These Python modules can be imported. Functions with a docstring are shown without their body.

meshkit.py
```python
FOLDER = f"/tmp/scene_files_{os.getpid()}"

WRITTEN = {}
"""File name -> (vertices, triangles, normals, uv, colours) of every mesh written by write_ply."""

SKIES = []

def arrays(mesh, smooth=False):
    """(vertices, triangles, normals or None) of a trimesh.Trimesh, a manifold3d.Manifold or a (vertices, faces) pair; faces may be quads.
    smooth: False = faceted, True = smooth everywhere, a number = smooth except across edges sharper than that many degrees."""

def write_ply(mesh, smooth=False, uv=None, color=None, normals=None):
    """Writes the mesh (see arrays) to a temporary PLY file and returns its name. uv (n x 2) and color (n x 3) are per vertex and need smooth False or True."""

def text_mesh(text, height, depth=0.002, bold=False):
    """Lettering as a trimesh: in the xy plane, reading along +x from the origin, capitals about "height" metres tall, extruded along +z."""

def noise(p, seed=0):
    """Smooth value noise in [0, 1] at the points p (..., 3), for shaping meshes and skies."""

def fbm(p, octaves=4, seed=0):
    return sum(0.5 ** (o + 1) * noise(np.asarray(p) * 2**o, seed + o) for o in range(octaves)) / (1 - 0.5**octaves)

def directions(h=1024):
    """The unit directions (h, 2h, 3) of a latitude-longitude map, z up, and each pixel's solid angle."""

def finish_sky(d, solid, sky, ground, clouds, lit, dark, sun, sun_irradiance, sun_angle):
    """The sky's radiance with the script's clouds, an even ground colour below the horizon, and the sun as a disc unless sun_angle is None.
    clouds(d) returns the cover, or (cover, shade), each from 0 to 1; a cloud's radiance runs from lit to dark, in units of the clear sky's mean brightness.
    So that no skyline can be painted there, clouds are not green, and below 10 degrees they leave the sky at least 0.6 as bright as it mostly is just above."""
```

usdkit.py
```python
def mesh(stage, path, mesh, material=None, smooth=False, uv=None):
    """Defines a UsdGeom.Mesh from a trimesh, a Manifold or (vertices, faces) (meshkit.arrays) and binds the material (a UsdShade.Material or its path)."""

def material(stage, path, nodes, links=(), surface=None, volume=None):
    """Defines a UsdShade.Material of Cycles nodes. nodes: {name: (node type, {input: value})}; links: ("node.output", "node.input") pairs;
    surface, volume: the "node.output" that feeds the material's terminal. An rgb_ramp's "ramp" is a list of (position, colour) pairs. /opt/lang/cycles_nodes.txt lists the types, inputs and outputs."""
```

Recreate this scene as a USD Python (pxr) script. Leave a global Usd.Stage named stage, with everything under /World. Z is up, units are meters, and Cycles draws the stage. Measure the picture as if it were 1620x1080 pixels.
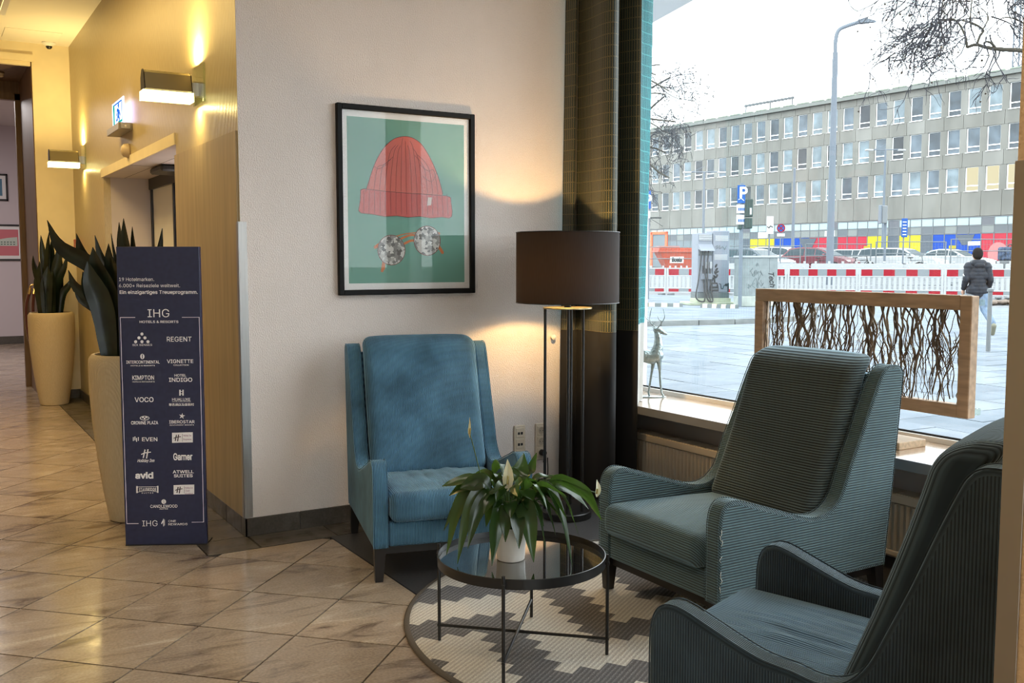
import math, random, glob
import numpy as np, trimesh, manifold3d as m3, usdkit, meshkit
from shapely.geometry import Polygon, LineString, Point, box as sbox
from shapely.ops import unary_union
from shapely import affinity
from pxr import Usd, UsdGeom, UsdLux, UsdShade, Gf, Sdf, Vt

stage = Usd.Stage.CreateInMemory()
UsdGeom.SetStageUpAxis(stage, 'Z'); UsdGeom.SetStageMetersPerUnit(stage, 1.0)
UsdGeom.Xform.Define(stage, '/World'); UsdGeom.Scope.Define(stage, '/World/Looks')

# ---------------------------------------------------------------- camera, sky, lights, exposure
YAW, PITCH, EYE, FPX = math.radians(31.215), math.radians(4.696), 1.5, 1546.0
cam = UsdGeom.Camera.Define(stage, '/World/camera')
cam.AddTranslateOp().Set(Gf.Vec3d(0, 0, EYE))
cam.AddRotateZOp().Set(-math.degrees(YAW)); cam.AddRotateXOp().Set(90 - math.degrees(PITCH))
cam.CreateHorizontalApertureAttr(36.0); cam.CreateVerticalApertureAttr(24.0)
cam.CreateFocalLengthAttr(36.0 * FPX / 1620); cam.CreateClippingRangeAttr(Gf.Vec2f(0.05, 1000))
cam.CreateExposureAttr(0.66)

dome = UsdLux.DomeLight.Define(stage, '/World/sky')
dome.CreateIntensityAttr(1.18); dome.CreateColorAttr(Gf.Vec3f(0.90, 0.965, 1.0))

def rect(name, loc, w, h, watt, color, rot=(0, 0, 0), disk=None):
    l = (UsdLux.DiskLight if disk else UsdLux.RectLight).Define(stage, '/World/' + name)
    l.AddTranslateOp().Set(Gf.Vec3d(*loc)); l.AddRotateXYZOp().Set(Gf.Vec3f(*rot))
    if disk: l.CreateRadiusAttr(disk)
    else: l.CreateWidthAttr(w); l.CreateHeightAttr(h)
    l.CreateIntensityAttr(watt); l.CreateColorAttr(Gf.Vec3f(*color)); return l
WARM = (1.0, 0.69, 0.25)
rect('lobby_lamp_light', (0.1, 2.2, 3.74), 1.6, 1.6, 2.6, (1.0, 0.86, 0.70))  # added fill light under the ceiling, brightens the lobby
rect('hall_lamp_light', (0.1, 8.3, 3.74), 1.2, 3.5, 4.6, WARM)  # unseen area light, placed to warm the hall walls and floor
rect('corridor_lamp_light', (0.0, 16.0, 3.85), 1.2, 3.0, 7.5, (1.0, 0.93, 0.90))  # out of view, placed to brighten the far corridor walls
rect('niche_lamp_light', (1.85, 7.6, 2.22), .3, 1.2, 15.0, (1.0, 0.93, 0.92))  # unseen area light, placed to brighten the door recess

# ---------------------------------------------------------------- helpers
used = {}
def numbered(path):
    n = used.get(path, 0); used[path] = n + 1
    return path if n == 0 else '%s_%03d' % (path, n)
def tag(p, label=None, cat=None, group=None, kind=None):
    for k, v in (('label', label), ('category', cat), ('group', group), ('kind', kind)):
        if v: p.SetCustomDataByKey(k, v)
    return p
GROUPS = {'barrier': 'red and white site barriers', 'rear_barrier': 'white rear barrier boards', 'fence_panel': 'wire mesh fence panels', 'car': 'parked cars behind the barriers', 'street_lamp': 'street lamps', 'wall_lamp': 'lit wall lamps on the hall wall', 'planter': 'sand-coloured planters in the hall', 'wheel_stop': 'yellow marked wheel stops', 'bicycle': 'parked bicycles', 'corridor_picture': 'pictures in the far corridor', 'socket_strip': 'beige socket strips', 'parking_sign': 'parking signs', 'bare_tree': 'bare street trees', 'armchair': 'high-back armchairs around the coffee table'}
def thing(name, label, cat, loc=(0, 0, 0), rotz=0.0, group=None, kind=None):
    group = group or GROUPS.get(cat if cat == 'armchair' else name)
    x = UsdGeom.Xform.Define(stage, numbered('/World/' + name))
    x.AddTranslateOp().Set(Gf.Vec3d(*map(float, loc)))
    if rotz: x.AddRotateZOp().Set(float(rotz))
    return tag(x.GetPrim(), label, cat, group, kind)
def part(parent, name, mesh, mat, smooth=False, label=None, kind=None, uv=None):
    if isinstance(mesh, (list,)): mesh = cat(mesh)
    m = usdkit.mesh(stage, numbered(str(parent.GetPath()) + '/' + name), mesh, mat, smooth, uv)
    return tag(m.GetPrim(), label, None, None, kind)
def solo(name, mesh, mat, label, cat_, smooth=False, group=None, kind=None):
    if isinstance(mesh, list): mesh = cat(mesh)
    m = usdkit.mesh(stage, numbered('/World/' + name), mesh, mat, smooth)
    return tag(m.GetPrim(), label, cat_, group, kind)
def copy_of(src, name, label, loc, rotz=0.0, group=None):
    cd = src.GetCustomData()
    x = UsdGeom.Xform.Define(stage, numbered('/World/' + name))
    x.GetPrim().GetReferences().AddInternalReference(src.GetPath())
    x.ClearXformOpOrder()
    x.AddTranslateOp(opSuffix='c').Set(Gf.Vec3d(*map(float, loc))); x.AddRotateZOp(opSuffix='c').Set(float(rotz))
    x.GetPrim().SetInstanceable(True)
    return tag(x.GetPrim(), label, cd.get('category'), group or cd.get('group'))

def cat(ms): return trimesh.util.concatenate([tm(m) for m in ms])
def tm(m):
    if isinstance(m, trimesh.Trimesh): return m
    if hasattr(m, 'to_mesh'):
        q = m.to_mesh(); return trimesh.Trimesh(q.vert_properties[:, :3], q.tri_verts, process=False)
    v, f = m; f = np.asarray(f)
    if f.shape[1] == 4: f = np.vstack([f[:, [0, 1, 2]], f[:, [0, 2, 3]]])
    return trimesh.Trimesh(np.asarray(v, float), f, process=False)
def bx(x0, x1, y0, y1, z0, z1):
    m = trimesh.creation.box([x1 - x0, y1 - y0, z1 - z0]); m.apply_translation([(x0 + x1) / 2, (y0 + y1) / 2, (z0 + z1) / 2]); return m
def rb(x0, x1, y0, y1, z0, z1, r=.004):
    """box with chamfered edges"""
    pts = []
    for sx, x in ((1, x0), (-1, x1)):
        for sy, y in ((1, y0), (-1, y1)):
            for sz, z in ((1, z0), (-1, z1)):
                pts += [(x + sx * r, y + sy * r, z), (x + sx * r, y, z + sz * r), (x, y + sy * r, z + sz * r)]
    return trimesh.convex.convex_hull(np.array(pts))
def cyl(p, q, r, sides=16, r2=None):
    return tube([p, q], [r, r if r2 is None else r2], sides)
def tube(points, radii, sides=8):
    p = np.asarray(points, float); n = len(p); radii = np.broadcast_to(radii, (n,))
    t = np.gradient(p, axis=0); t /= np.linalg.norm(t, axis=1, keepdims=True) + 1e-12
    ref = np.array([0, 0, 1.0]) if abs(t[0, 2]) < .9 else np.array([1.0, 0, 0])
    a = np.cross(t[0], ref); a /= np.linalg.norm(a); A = []
    for i in range(n):
        a = a - t[i] * (a @ t[i]); a /= np.linalg.norm(a) + 1e-12; A.append(a)
    A = np.array(A); B = np.cross(t, A); g = np.arange(sides) * 2 * np.pi / sides
    v = (p[:, None] + radii[:, None, None] * (np.cos(g)[None, :, None] * A[:, None] + np.sin(g)[None, :, None] * B[:, None])).reshape(-1, 3)
    f = []
    for i in range(n - 1):
        for j in range(sides):
            k = (j + 1) % sides; q = (i * sides + j, i * sides + k, (i + 1) * sides + k, (i + 1) * sides + j)
            f += [(q[0], q[1], q[2]), (q[0], q[2], q[3])]
    v = np.vstack([v, p[:1], p[-1:]]); c0, c1 = len(v) - 2, len(v) - 1
    for j in range(sides):
        k = (j + 1) % sides; f += [(c0, k, j), (c1, (n - 1) * sides + j, (n - 1) * sides + k)]
    return trimesh.Trimesh(v, f, process=False)
def lathe(prof, sides=48, center=(0, 0)):
    prof = np.asarray(prof, float); n = len(prof); g = np.arange(sides) * 2 * np.pi / sides
    v = np.stack([prof[:, None, 0] * np.cos(g) + center[0], prof[:, None, 0] * np.sin(g) + center[1], np.broadcast_to(prof[:, None, 1], (n, sides))], -1).reshape(-1, 3); f = []
    for i in range(n - 1):
        for j in range(sides):
            k = (j + 1) % sides; f += [(i * sides + j, i * sides + k, (i + 1) * sides + k), (i * sides + j, (i + 1) * sides + k, (i + 1) * sides + j)]
    return trimesh.Trimesh(v, f, process=False)
def prism(poly, h, plane='xy', at=0.0):
    """polygon (points or shapely) extruded; plane 'xy': along z, 'xz': along y, 'yz': along x"""
    if not hasattr(poly, 'exterior') and not hasattr(poly, 'geoms'): poly = Polygon(poly)
    ms = [trimesh.creation.extrude_polygon(g, h, engine='earcut') for g in getattr(poly, 'geoms', [poly]) if g.area > 1e-9]
    m = trimesh.util.concatenate(ms); v = m.vertices.copy()
    if plane == 'xy': v[:, 2] += at
    if plane == 'xz': v = np.stack([v[:, 0], v[:, 2] + at, v[:, 1]], 1); m = trimesh.Trimesh(v, m.faces[:, ::-1], process=False); return m
    if plane == 'yz': v = np.stack([v[:, 2] + at, v[:, 0], v[:, 1]], 1)
    return trimesh.Trimesh(v, m.faces, process=False)
def xf(m, loc=(0, 0, 0), rz=0, rx=0, ry=0, s=1):
    m = tm(m).copy()
    if np.ndim(s) or s != 1: m.apply_scale(s)
    for a, ax in ((rx, (1, 0, 0)), (ry, (0, 1, 0)), (rz, (0, 0, 1))):
        if a: m.apply_transform(trimesh.transformations.rotation_matrix(math.radians(a), ax))
    m.apply_translation(loc); return m
def grid(P):
    """rows x cols x 3 -> sheet (double sided use)"""
    r, c = P.shape[:2]; i, j = np.meshgrid(np.arange(r - 1), np.arange(c - 1), indexing='ij')
    q = np.stack([i * c + j, i * c + j + 1, (i + 1) * c + j + 1, (i + 1) * c + j], -1).reshape(-1, 4)
    return trimesh.Trimesh(P.reshape(-1, 3), np.vstack([q[:, [0, 1, 2]], q[:, [0, 2, 3]]]), process=False)
def cushion(x0, x1, y0, y1, z0, z1, r=.03, n=(24, 24, 8), fn=None):
    h = np.array([x1 - x0, y1 - y0, z1 - z0]) / 2; c = np.array([x0 + x1, y0 + y1, z0 + z1]) / 2; V, F, o = [], [], 0
    for ax in range(3):
        a, b = [k for k in range(3) if k != ax]
        for s in (-1, 1):
            def coords(k):
                L = h[k]; e = np.linspace(0, r, 5)[:-1]
                return np.concatenate([-L + e, np.linspace(-L + r, L - r, n[k]), (L - e)[::-1]])
            u, w = np.meshgrid(coords(a), coords(b), indexing='ij'); p = np.zeros(u.shape + (3,)); p[..., a] = u; p[..., b] = w; p[..., ax] = s * h[ax]
            g = grid(p); f = g.faces if (s > 0) == (ax != 1) else g.faces[:, ::-1]
            V.append(g.vertices); F.append(f + o); o += len(g.vertices)
    p = np.vstack(V); inner = np.clip(p, -h + r, h - r); d = p - inner; p = inner + r * d / (np.linalg.norm(d, axis=1, keepdims=True) + 1e-12)
    p += c
    if fn is not None: p = fn(p)
    m = trimesh.Trimesh(p, np.vstack(F), process=False); m.merge_vertices(); return m
def smoothed(parts, edge, it=6):
    m = parts[0]
    for q in parts[1:]: m = m + q
    m = tm(m.refine_to_length(edge)); m.merge_vertices()
    trimesh.smoothing.filter_taubin(m, iterations=it); return m
def ball(p, r, seg=14): return m3.Manifold.sphere(r, seg).translate([float(a) for a in p])
def bone(p, rp, q, rq, seg=14): return m3.Manifold.batch_hull([ball(p, rp, seg), ball(q, rq, seg)])
def chain(pts, seg=14):
    o = None
    for (p, r), (q, s) in zip(pts, pts[1:]):
        b = bone(p, r, q, s, seg); o = b if o is None else o + b
    return o
def catmull(pts, n=8):
    p = np.asarray(pts, float); q = np.vstack([2 * p[0] - p[1], p, 2 * p[-1] - p[-2]]); out = []
    for i in range(1, len(q) - 2):
        t = np.linspace(0, 1, n, endpoint=False)[:, None]; a, b, c, d = q[i - 1], q[i], q[i + 1], q[i + 2]
        out.append(.5 * (2 * b + (c - a) * t + (2 * a - 5 * b + 4 * c - d) * t ** 2 + (3 * b - a - 3 * c + d) * t ** 3))
    return np.vstack(out + [p[-1:]])

from PIL import Image, ImageDraw, ImageFont
FONTS = {k: glob.glob('/opt/blender-*/*/datafiles/fonts/' + v)[0] for k, v in (('sans', 'Inter.woff2'), ('cjk', 'Noto Sans CJK Regular.woff2'))}
def text_poly(txt, height, bold=0, font='sans', width=None, slant=0.0):
    """flat lettering outline; reads along +x from the origin, capitals 'height' tall; width squeezes the line to that length"""
    ft = ImageFont.truetype(FONTS[font], 96)
    x0, y0, x1, y1 = ft.getbbox(txt, anchor='ls', stroke_width=bold)
    im = Image.new('L', (x1 - x0 + 8, y1 - y0 + 8)); ImageDraw.Draw(im).text((4 - x0, 4 - y0), txt, 255, ft, anchor='ls', stroke_width=bold)
    on = np.pad(np.asarray(im) > 127, ((0, 0), (1, 1))).astype(np.int8)
    rows, st = np.nonzero(np.diff(on, axis=1) == 1); en = np.nonzero(np.diff(on, axis=1) == -1)[1]
    sh = unary_union([sbox(a, -r - 1, b, -r) for a, b, r in zip(st, en, rows)]).buffer(.6).buffer(-.6).simplify(.9)
    s = height / 70.0; sx = s if width is None else width / (x1 - x0)
    sh = affinity.affine_transform(sh, [sx, slant * s, 0, s, -4 * sx, (4 - y0) * s]); return sh

# ---------------------------------------------------------------- materials
def mat(name, color, rough=.5, noise=None, bump=None, mapscale=None, coord='object', **kw):
    """principled; noise = (scale, amount[, detail]) varies value; bump = (scale, distance[, detail])"""
    n = {'p': ('principled_bsdf', {'base_color': color, 'roughness': rough, **kw})}; L = []
    src = 'tc.' + coord
    if noise or bump: n['tc'] = ('texture_coordinate', {})
    if (noise or bump) and mapscale: n['mp'] = ('mapping', {'scale': mapscale}); L.append((src, 'mp.vector')); src = 'mp.vector'
    if noise:
        a = noise[1]; n['ns'] = ('noise_texture', {'scale': noise[0], 'detail': noise[2] if len(noise) > 2 else 3.0})
        n['rp'] = ('rgb_ramp', {'ramp': [(.3, tuple(max(0, c * (1 - a)) for c in color)), (.7, tuple(min(1, c * (1 + a)) for c in color))]})
        L += [(src, 'ns.vector'), ('ns.fac', 'rp.fac'), ('rp.color', 'p.base_color')]
    if bump:
        n['bn'] = ('noise_texture', {'scale': bump[0], 'detail': bump[2] if len(bump) > 2 else 2.0}); n['bp'] = ('bump', {'distance': bump[1], 'strength': 1.0})
        L += [(src, 'bn.vector'), ('bn.fac', 'bp.height'), ('bp.normal', 'p.normal')]
    return usdkit.material(stage, '/World/Looks/' + name, n, L, surface='p.BSDF')
def emit(name, color, strength):
    return usdkit.material(stage, '/World/Looks/' + name, {'e': ('emission', {'color': color, 'strength': strength})}, [], surface='e.emission')
def pane(name, tint=(.96, .98, .97), spec=1.0, rough=0.0, f0=.035):
    return usdkit.material(stage, '/World/Looks/' + name, {'t': ('transparent_bsdf', {'color': tint}), 'g': ('glossy_bsdf', {'color': (spec, spec, spec), 'roughness': rough}), 'lw': ('layer_weight', {'blend': .5}), 'pw': ('math', {'math_type': 'power', 'value2': 4.0}), 'ma': ('math', {'math_type': 'multiply_add', 'value2': .9, 'value3': f0}), 'm': ('mix_closure', {})},
                           [('lw.facing', 'pw.value1'), ('pw.value', 'ma.value1'), ('ma.value', 'm.fac'), ('t.BSDF', 'm.closure1'), ('g.BSDF', 'm.closure2')], surface='m.closure')
def cord(name, color, w, period, depth=.0018, dark=.55, patch=.25, sheen=.35, hi=None):
    """ribbed upholstery: ribs vary along the direction w of the piece's own coordinates"""
    c2 = tuple(c * dark for c in color); hi = hi or tuple(min(1, c * 1.18) for c in color); s = 2 * math.pi / period
    n = {'tc': ('texture_coordinate', {}), 'dot': ('vector_math', {'math_type': 'dot_product', 'vector2': w}), 'k': ('math', {'math_type': 'multiply', 'value2': s}), 'sn': ('math', {'math_type': 'sine'}),
         'mr': ('map_range', {'from_min': -1.0, 'from_max': 1.0, 'to_min': 0.0, 'to_max': 1.0}), 'rp': ('rgb_ramp', {'ramp': [(0, c2), (.35, tuple(c * .8 for c in color)), (.75, color), (1, hi)]}),
         'ns': ('noise_texture', {'scale': 5.0, 'detail': 4.0}), 'pr': ('map_range', {'from_min': .35, 'from_max': .68, 'to_min': 1 - patch, 'to_max': 1 + patch}), 'mul': ('vector_math', {'math_type': 'scale'}),
         'bp': ('bump', {'distance': depth, 'strength': 1.0}), 'p': ('principled_bsdf', {'roughness': .85, 'sheen_weight': sheen, 'sheen_roughness': .4, 'sheen_tint': (.58, .82, 1.0), 'specular_ior_level': .2})}
    L = [('tc.object', 'dot.vector1'), ('dot.value', 'k.value1'), ('k.value', 'sn.value1'), ('sn.value', 'mr.value'), ('mr.result', 'rp.fac'), ('tc.object', 'ns.vector'), ('ns.fac', 'pr.value'),
         ('rp.color', 'mul.vector1'), ('pr.result', 'mul.scale'), ('mul.vector', 'p.base_color'), ('mr.result', 'bp.height'), ('bp.normal', 'p.normal')]
    return usdkit.material(stage, '/World/Looks/' + name, n, L, surface='p.BSDF')
def stone(name, c1, c2, c3, rough=.18, ang=45, coat=.0):
    """veined granite, each piece shifted by its own random value"""
    n = {'g': ('geometry', {}), 'oi': ('object_info', {}), 'rs': ('math', {'math_type': 'multiply', 'value2': 37.0}), 'cv': ('combine_xyz', {}), 'ad': ('vector_math', {'math_type': 'add'}), 'mp': ('mapping', {'rotation': (0, 0, math.radians(ang)), 'scale': (2.2, 8.0, 1.0)}),
         'n1': ('noise_texture', {'scale': 1.0, 'detail': 8.0, 'roughness': .62, 'distortion': .9}), 'r1': ('rgb_ramp', {'ramp': [(.30, c1), (.46, c2), (.56, c2), (.70, c3)]}),
         'n2': ('noise_texture', {'scale': 90.0, 'detail': 3.0}), 'r2': ('map_range', {'from_min': .3, 'from_max': .7, 'to_min': .82, 'to_max': 1.15}), 'm': ('vector_math', {'math_type': 'scale'}),
         'tv': ('map_range', {'to_min': .88, 'to_max': 1.1}), 'm2': ('vector_math', {'math_type': 'scale'}),
         'n3': ('noise_texture', {'scale': 7.0, 'detail': 5.0}), 'rr': ('map_range', {'from_min': .3, 'from_max': .7, 'to_min': rough * .7, 'to_max': rough * 1.5}), 'bp': ('bump', {'distance': .0006, 'strength': .5}), 'p': ('principled_bsdf', {'roughness': rough, 'specular_ior_level': .5, 'coat_weight': coat})}
    L = [('oi.random', 'rs.value1'), ('rs.value', 'cv.x'), ('rs.value', 'cv.y'), ('g.position', 'ad.vector1'), ('cv.vector', 'ad.vector2'), ('ad.vector', 'mp.vector'), ('mp.vector', 'n1.vector'), ('n1.fac', 'r1.fac'),
         ('ad.vector', 'n2.vector'), ('n2.fac', 'r2.value'), ('r1.color', 'm.vector1'), ('r2.result', 'm.scale'), ('oi.random', 'tv.value'), ('m.vector', 'm2.vector1'), ('tv.result', 'm2.scale'), ('m2.vector', 'p.base_color'),
         ('ad.vector', 'n3.vector'), ('n3.fac', 'rr.value'), ('rr.result', 'p.roughness'), ('n1.fac', 'bp.height'), ('bp.normal', 'p.normal')]
    return usdkit.material(stage, '/World/Looks/' + name, n, L, surface='p.BSDF')
def stripes(name, c1, c2, w, period, rough=.4, coord='g.position', **kw):
    n = {'g': ('geometry', {}), 'dot': ('vector_math', {'math_type': 'dot_product', 'vector2': w}), 'k': ('math', {'math_type': 'multiply', 'value2': 2 * math.pi / period}), 'sn': ('math', {'math_type': 'sine'}),
         'mr': ('map_range', {'from_min': -1.0, 'from_max': 1.0}), 'mp': ('mapping', {'scale': (60, 60, 5)}), 'ns': ('noise_texture', {'scale': 4.0, 'detail': 3.0}), 'a': ('math', {'math_type': 'multiply_add', 'value2': .7}), 'rp': ('rgb_ramp', {'ramp': [(.25, c1), (.95, c2)]}),
         'bp': ('bump', {'distance': .0012, 'strength': .6}), 'p': ('principled_bsdf', {'roughness': rough, **kw})}
    L = [('g.position', 'dot.vector1'), ('dot.value', 'k.value1'), ('k.value', 'sn.value1'), ('sn.value', 'mr.value'), ('g.position', 'mp.vector'), ('mp.vector', 'ns.vector'), ('ns.fac', 'a.value1'), ('mr.result', 'a.value3'), ('a.value', 'rp.fac') if False else ('ns.fac', 'rp.fac'),
         ('rp.color', 'p.base_color'), ('mr.result', 'bp.height'), ('bp.normal', 'p.normal')]
    return usdkit.material(stage, '/World/Looks/' + name, n, L, surface='p.BSDF')

M = {}
M['wallpaper'] = mat('wallpaper', (.75, .685, .66), .7, noise=(3, .03), bump=(190, .0042, 2), mapscale=(1.0, 1.0, .55), coord='object')
M['ceiling'] = mat('ceiling_paint', (.80, .76, .68), .8)
M['cream'] = mat('cream_paint', (.80, .70, .49), .75, noise=(6, .04))
M['hallpaper'] = stripes('hall_wallpaper', (.43, .345, .185), (.58, .48, .28), (0, 1, 0), .016, .34)
M['veneer'] = mat('wood_veneer', (.43, .335, .19), .42, noise=(2.2, .14, 6), mapscale=(9, 9, .7), coord='object')
M['plaster'] = mat('pale_plaster', (.60, .54, .53), .8, noise=(4, .03))
M['mauve'] = mat('mauve_wall', (.56, .50, .53), .8)
M['white'] = mat('white_paint', (.82, .82, .81), .35)
M['lining'] = mat('white_lining', (.82, .82, .80), .7, noise=(60, .12))
M['grout'] = mat('grout', (.06, .05, .042), .8)
M['tile'] = stone('granite_tile', (.13, .09, .065), (.37, .295, .225), (.52, .44, .35), .16, 45)
M['tile_dark'] = stone('dark_granite_tile', (.05, .042, .034), (.10, .085, .068), (.15, .13, .105), .3, 20)
M['skirting'] = stone('granite_skirting', (.035, .03, .026), (.075, .065, .055), (.12, .11, .095), .35, 0)
M['anthracite'] = mat('anthracite_floor', (.052, .052, .056), .45, noise=(90, .25))
M['steel'] = mat('brushed_steel', (.52, .53, .54), .32, metallic=1.0, noise=(4, .1), mapscale=(60, 60, 1))
M['black'] = mat('black_metal', (.012, .012, .013), .38)
M['blackgap'] = mat('black_rubber', (.015, .016, .018), .6)
M['darkwood'] = mat('black_stained_wood', (.014, .012, .012), .35)
M['brownwood'] = mat('brown_door_wood', (.16, .095, .05), .5, noise=(3, .2), mapscale=(12, 12, 1))
M['brass'] = mat('brass', (.72, .52, .24), .25, metallic=1.0)
M['gold'] = mat('gold_plate', (.62, .50, .28), .3, metallic=1.0)
M['frame_black'] = mat('frame_black', (.006, .006, .0065), .55, specular_ior_level=.2)
M['glass'] = pane('window_glass', (.97, .985, .98), .7)
M['glassclear'] = pane('clear_acrylic', (.90, .95, .88), 1.0)
M['frameglass'] = pane('picture_glass', (.98, .98, .98), 0.5, 0.0, .04)
# ---------------------------------------------------------------- setting: room shell
CEIL, YB, XH, XW = 3.785, 5.236, 1.478, 4.40
def structure(name, label, cat_, loc=(0, 0, 0)): return thing(name, label, cat_, loc, kind='structure')

# tiles at 45 degrees
def tile_poly(i, j):
    """corners of the floor tile between the lines x+y = a_i, a_i+1 and x-y = b_j, b_j+1"""
    a0, b0, s, g = 5.566 - 10 * .6162, -3.708 - 24 * .6115, .6162, .6115
    e = .0055
    A, B, A1, B1 = a0 + i * s + e, b0 + j * g + e, a0 + (i + 1) * s - e, b0 + (j + 1) * g - e
    return Polygon([((a + b) / 2, (a - b) / 2) for a, b in ((A, B), (A1, B), (A1, B1), (A, B1))])
fl = structure('floor', 'floor of diagonal veined beige granite tiles with a dark stone border', 'floor')
part(fl, 'screed', [bx(-4, XW, -5, YB + .6, -.12, -.009), bx(-4, XH + 1.0, YB + .6, 11.9, -.12, -.009), bx(-3, 3, 11.9, 21, -.12, -.009)], M['grout'])
light = unary_union([sbox(-4, -5, 1.86, 4.98), sbox(-4, 4.9, 1.2, 11.62), sbox(-3, 11.62, 2.9, 20.2)])
light = light.buffer(0)
corner_arc = Polygon([(1.2, 5.2), (1.2, 4.96), (1.55, 4.96)])
def in_view(x, y, m=1.15):
    d = x * math.sin(YAW) + y * math.cos(YAW); r = x * math.cos(YAW) - y * math.sin(YAW)
    return d > 1.8 and -.53 * d * m - .3 < r < .53 * d * m
near, far = [], []
for i in range(-40, 60):
    for j in range(-40, 60):
        q = tile_poly(i, j); c = q.centroid
        if c.x < -4.5 or c.x > 3 or c.y < -5.5 or c.y > 20.6 or not q.intersects(light): continue
        q = q.intersection(light)
        for g in getattr(q, 'geoms', [q]):
            if g.geom_type == 'Polygon' and g.area > .002: (near if in_view(c.x, c.y) else far).append((math.hypot(c.x, c.y), g))
near.sort(key=lambda t: t[0]); far += near[255:]
for d, g in near[:255]: part(fl, 'tile', prism(g, .012, 'xy', -.012), M['tile'])
part(fl, 'distant_tiles', [prism(g, .012, 'xy', -.012) for d, g in far], M['tile'], kind='stuff')
strip = [sbox(XH - .003 - .42 + k * .43, 4.99, XH - .42 + k * .43 + .42, YB) for k in range(1, 8) if k < 2] + [sbox(1.205, 5.66 + k * .62, XH, 6.275 + k * .62) for k in range(10)] + \
        [Polygon([(1.205, 4.985), (1.475, 4.985), (1.475, 5.235), (1.205, 5.235)]), sbox(1.205, 5.24, XH, 5.655)] + [sbox(1.91 + k * .45, 5.0, 2.355 + k * .45, YB) for k in range(4)]
for g in strip: part(fl, 'border_tile', prism(g.buffer(-.0015), .012, 'xy', -.012), M['tile_dark'])
part(fl, 'lounge_floor', prism(sbox(1.866, -5, XW, 4.995), .012, 'xy', -.012), M['anthracite'], label='dark grey smooth floor of the seating corner')
part(fl, 'edge_strip', bx(1.858, 1.866, -5, 4.98, -.012, .001), M['blackgap'])

# ceiling
ce = structure('ceiling', 'pale ceiling over the lobby and hall', 'ceiling')
part(ce, 'ceiling_slab', [bx(-4, XW + .1, -5, YB + .6, CEIL, CEIL + .2), bx(-4, XH + .2, YB + .6, 11.8, CEIL, CEIL + .2)], M['ceiling'])
part(ce, 'corridor_ceiling', bx(-3, 3, 13.0, 20.3, 3.92, 4.0), M['plaster'])
for x0, x1, y0, y1, z in ((-.72, .92, 1.38, 3.02, CEIL), (-.52, .72, 6.53, 10.07, CEIL), (-.62, .62, 14.48, 17.52, 3.92)):
    part(ce, 'lamp_frame', [bx(x0 - .05, x0, y0 - .05, y1 + .05, z - .07, z), bx(x1, x1 + .05, y0 - .05, y1 + .05, z - .07, z), bx(x0, x1, y0 - .05, y0, z - .07, z), bx(x0, x1, y1, y1 + .05, z - .07, z)], M['white'])  # added frames around the area lights, not known fixtures
part(ce, 'access_panel', rb(.826, 1.345, 10.945, 11.41, CEIL - .006, CEIL + .01, .003), M['ceiling'])

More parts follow.
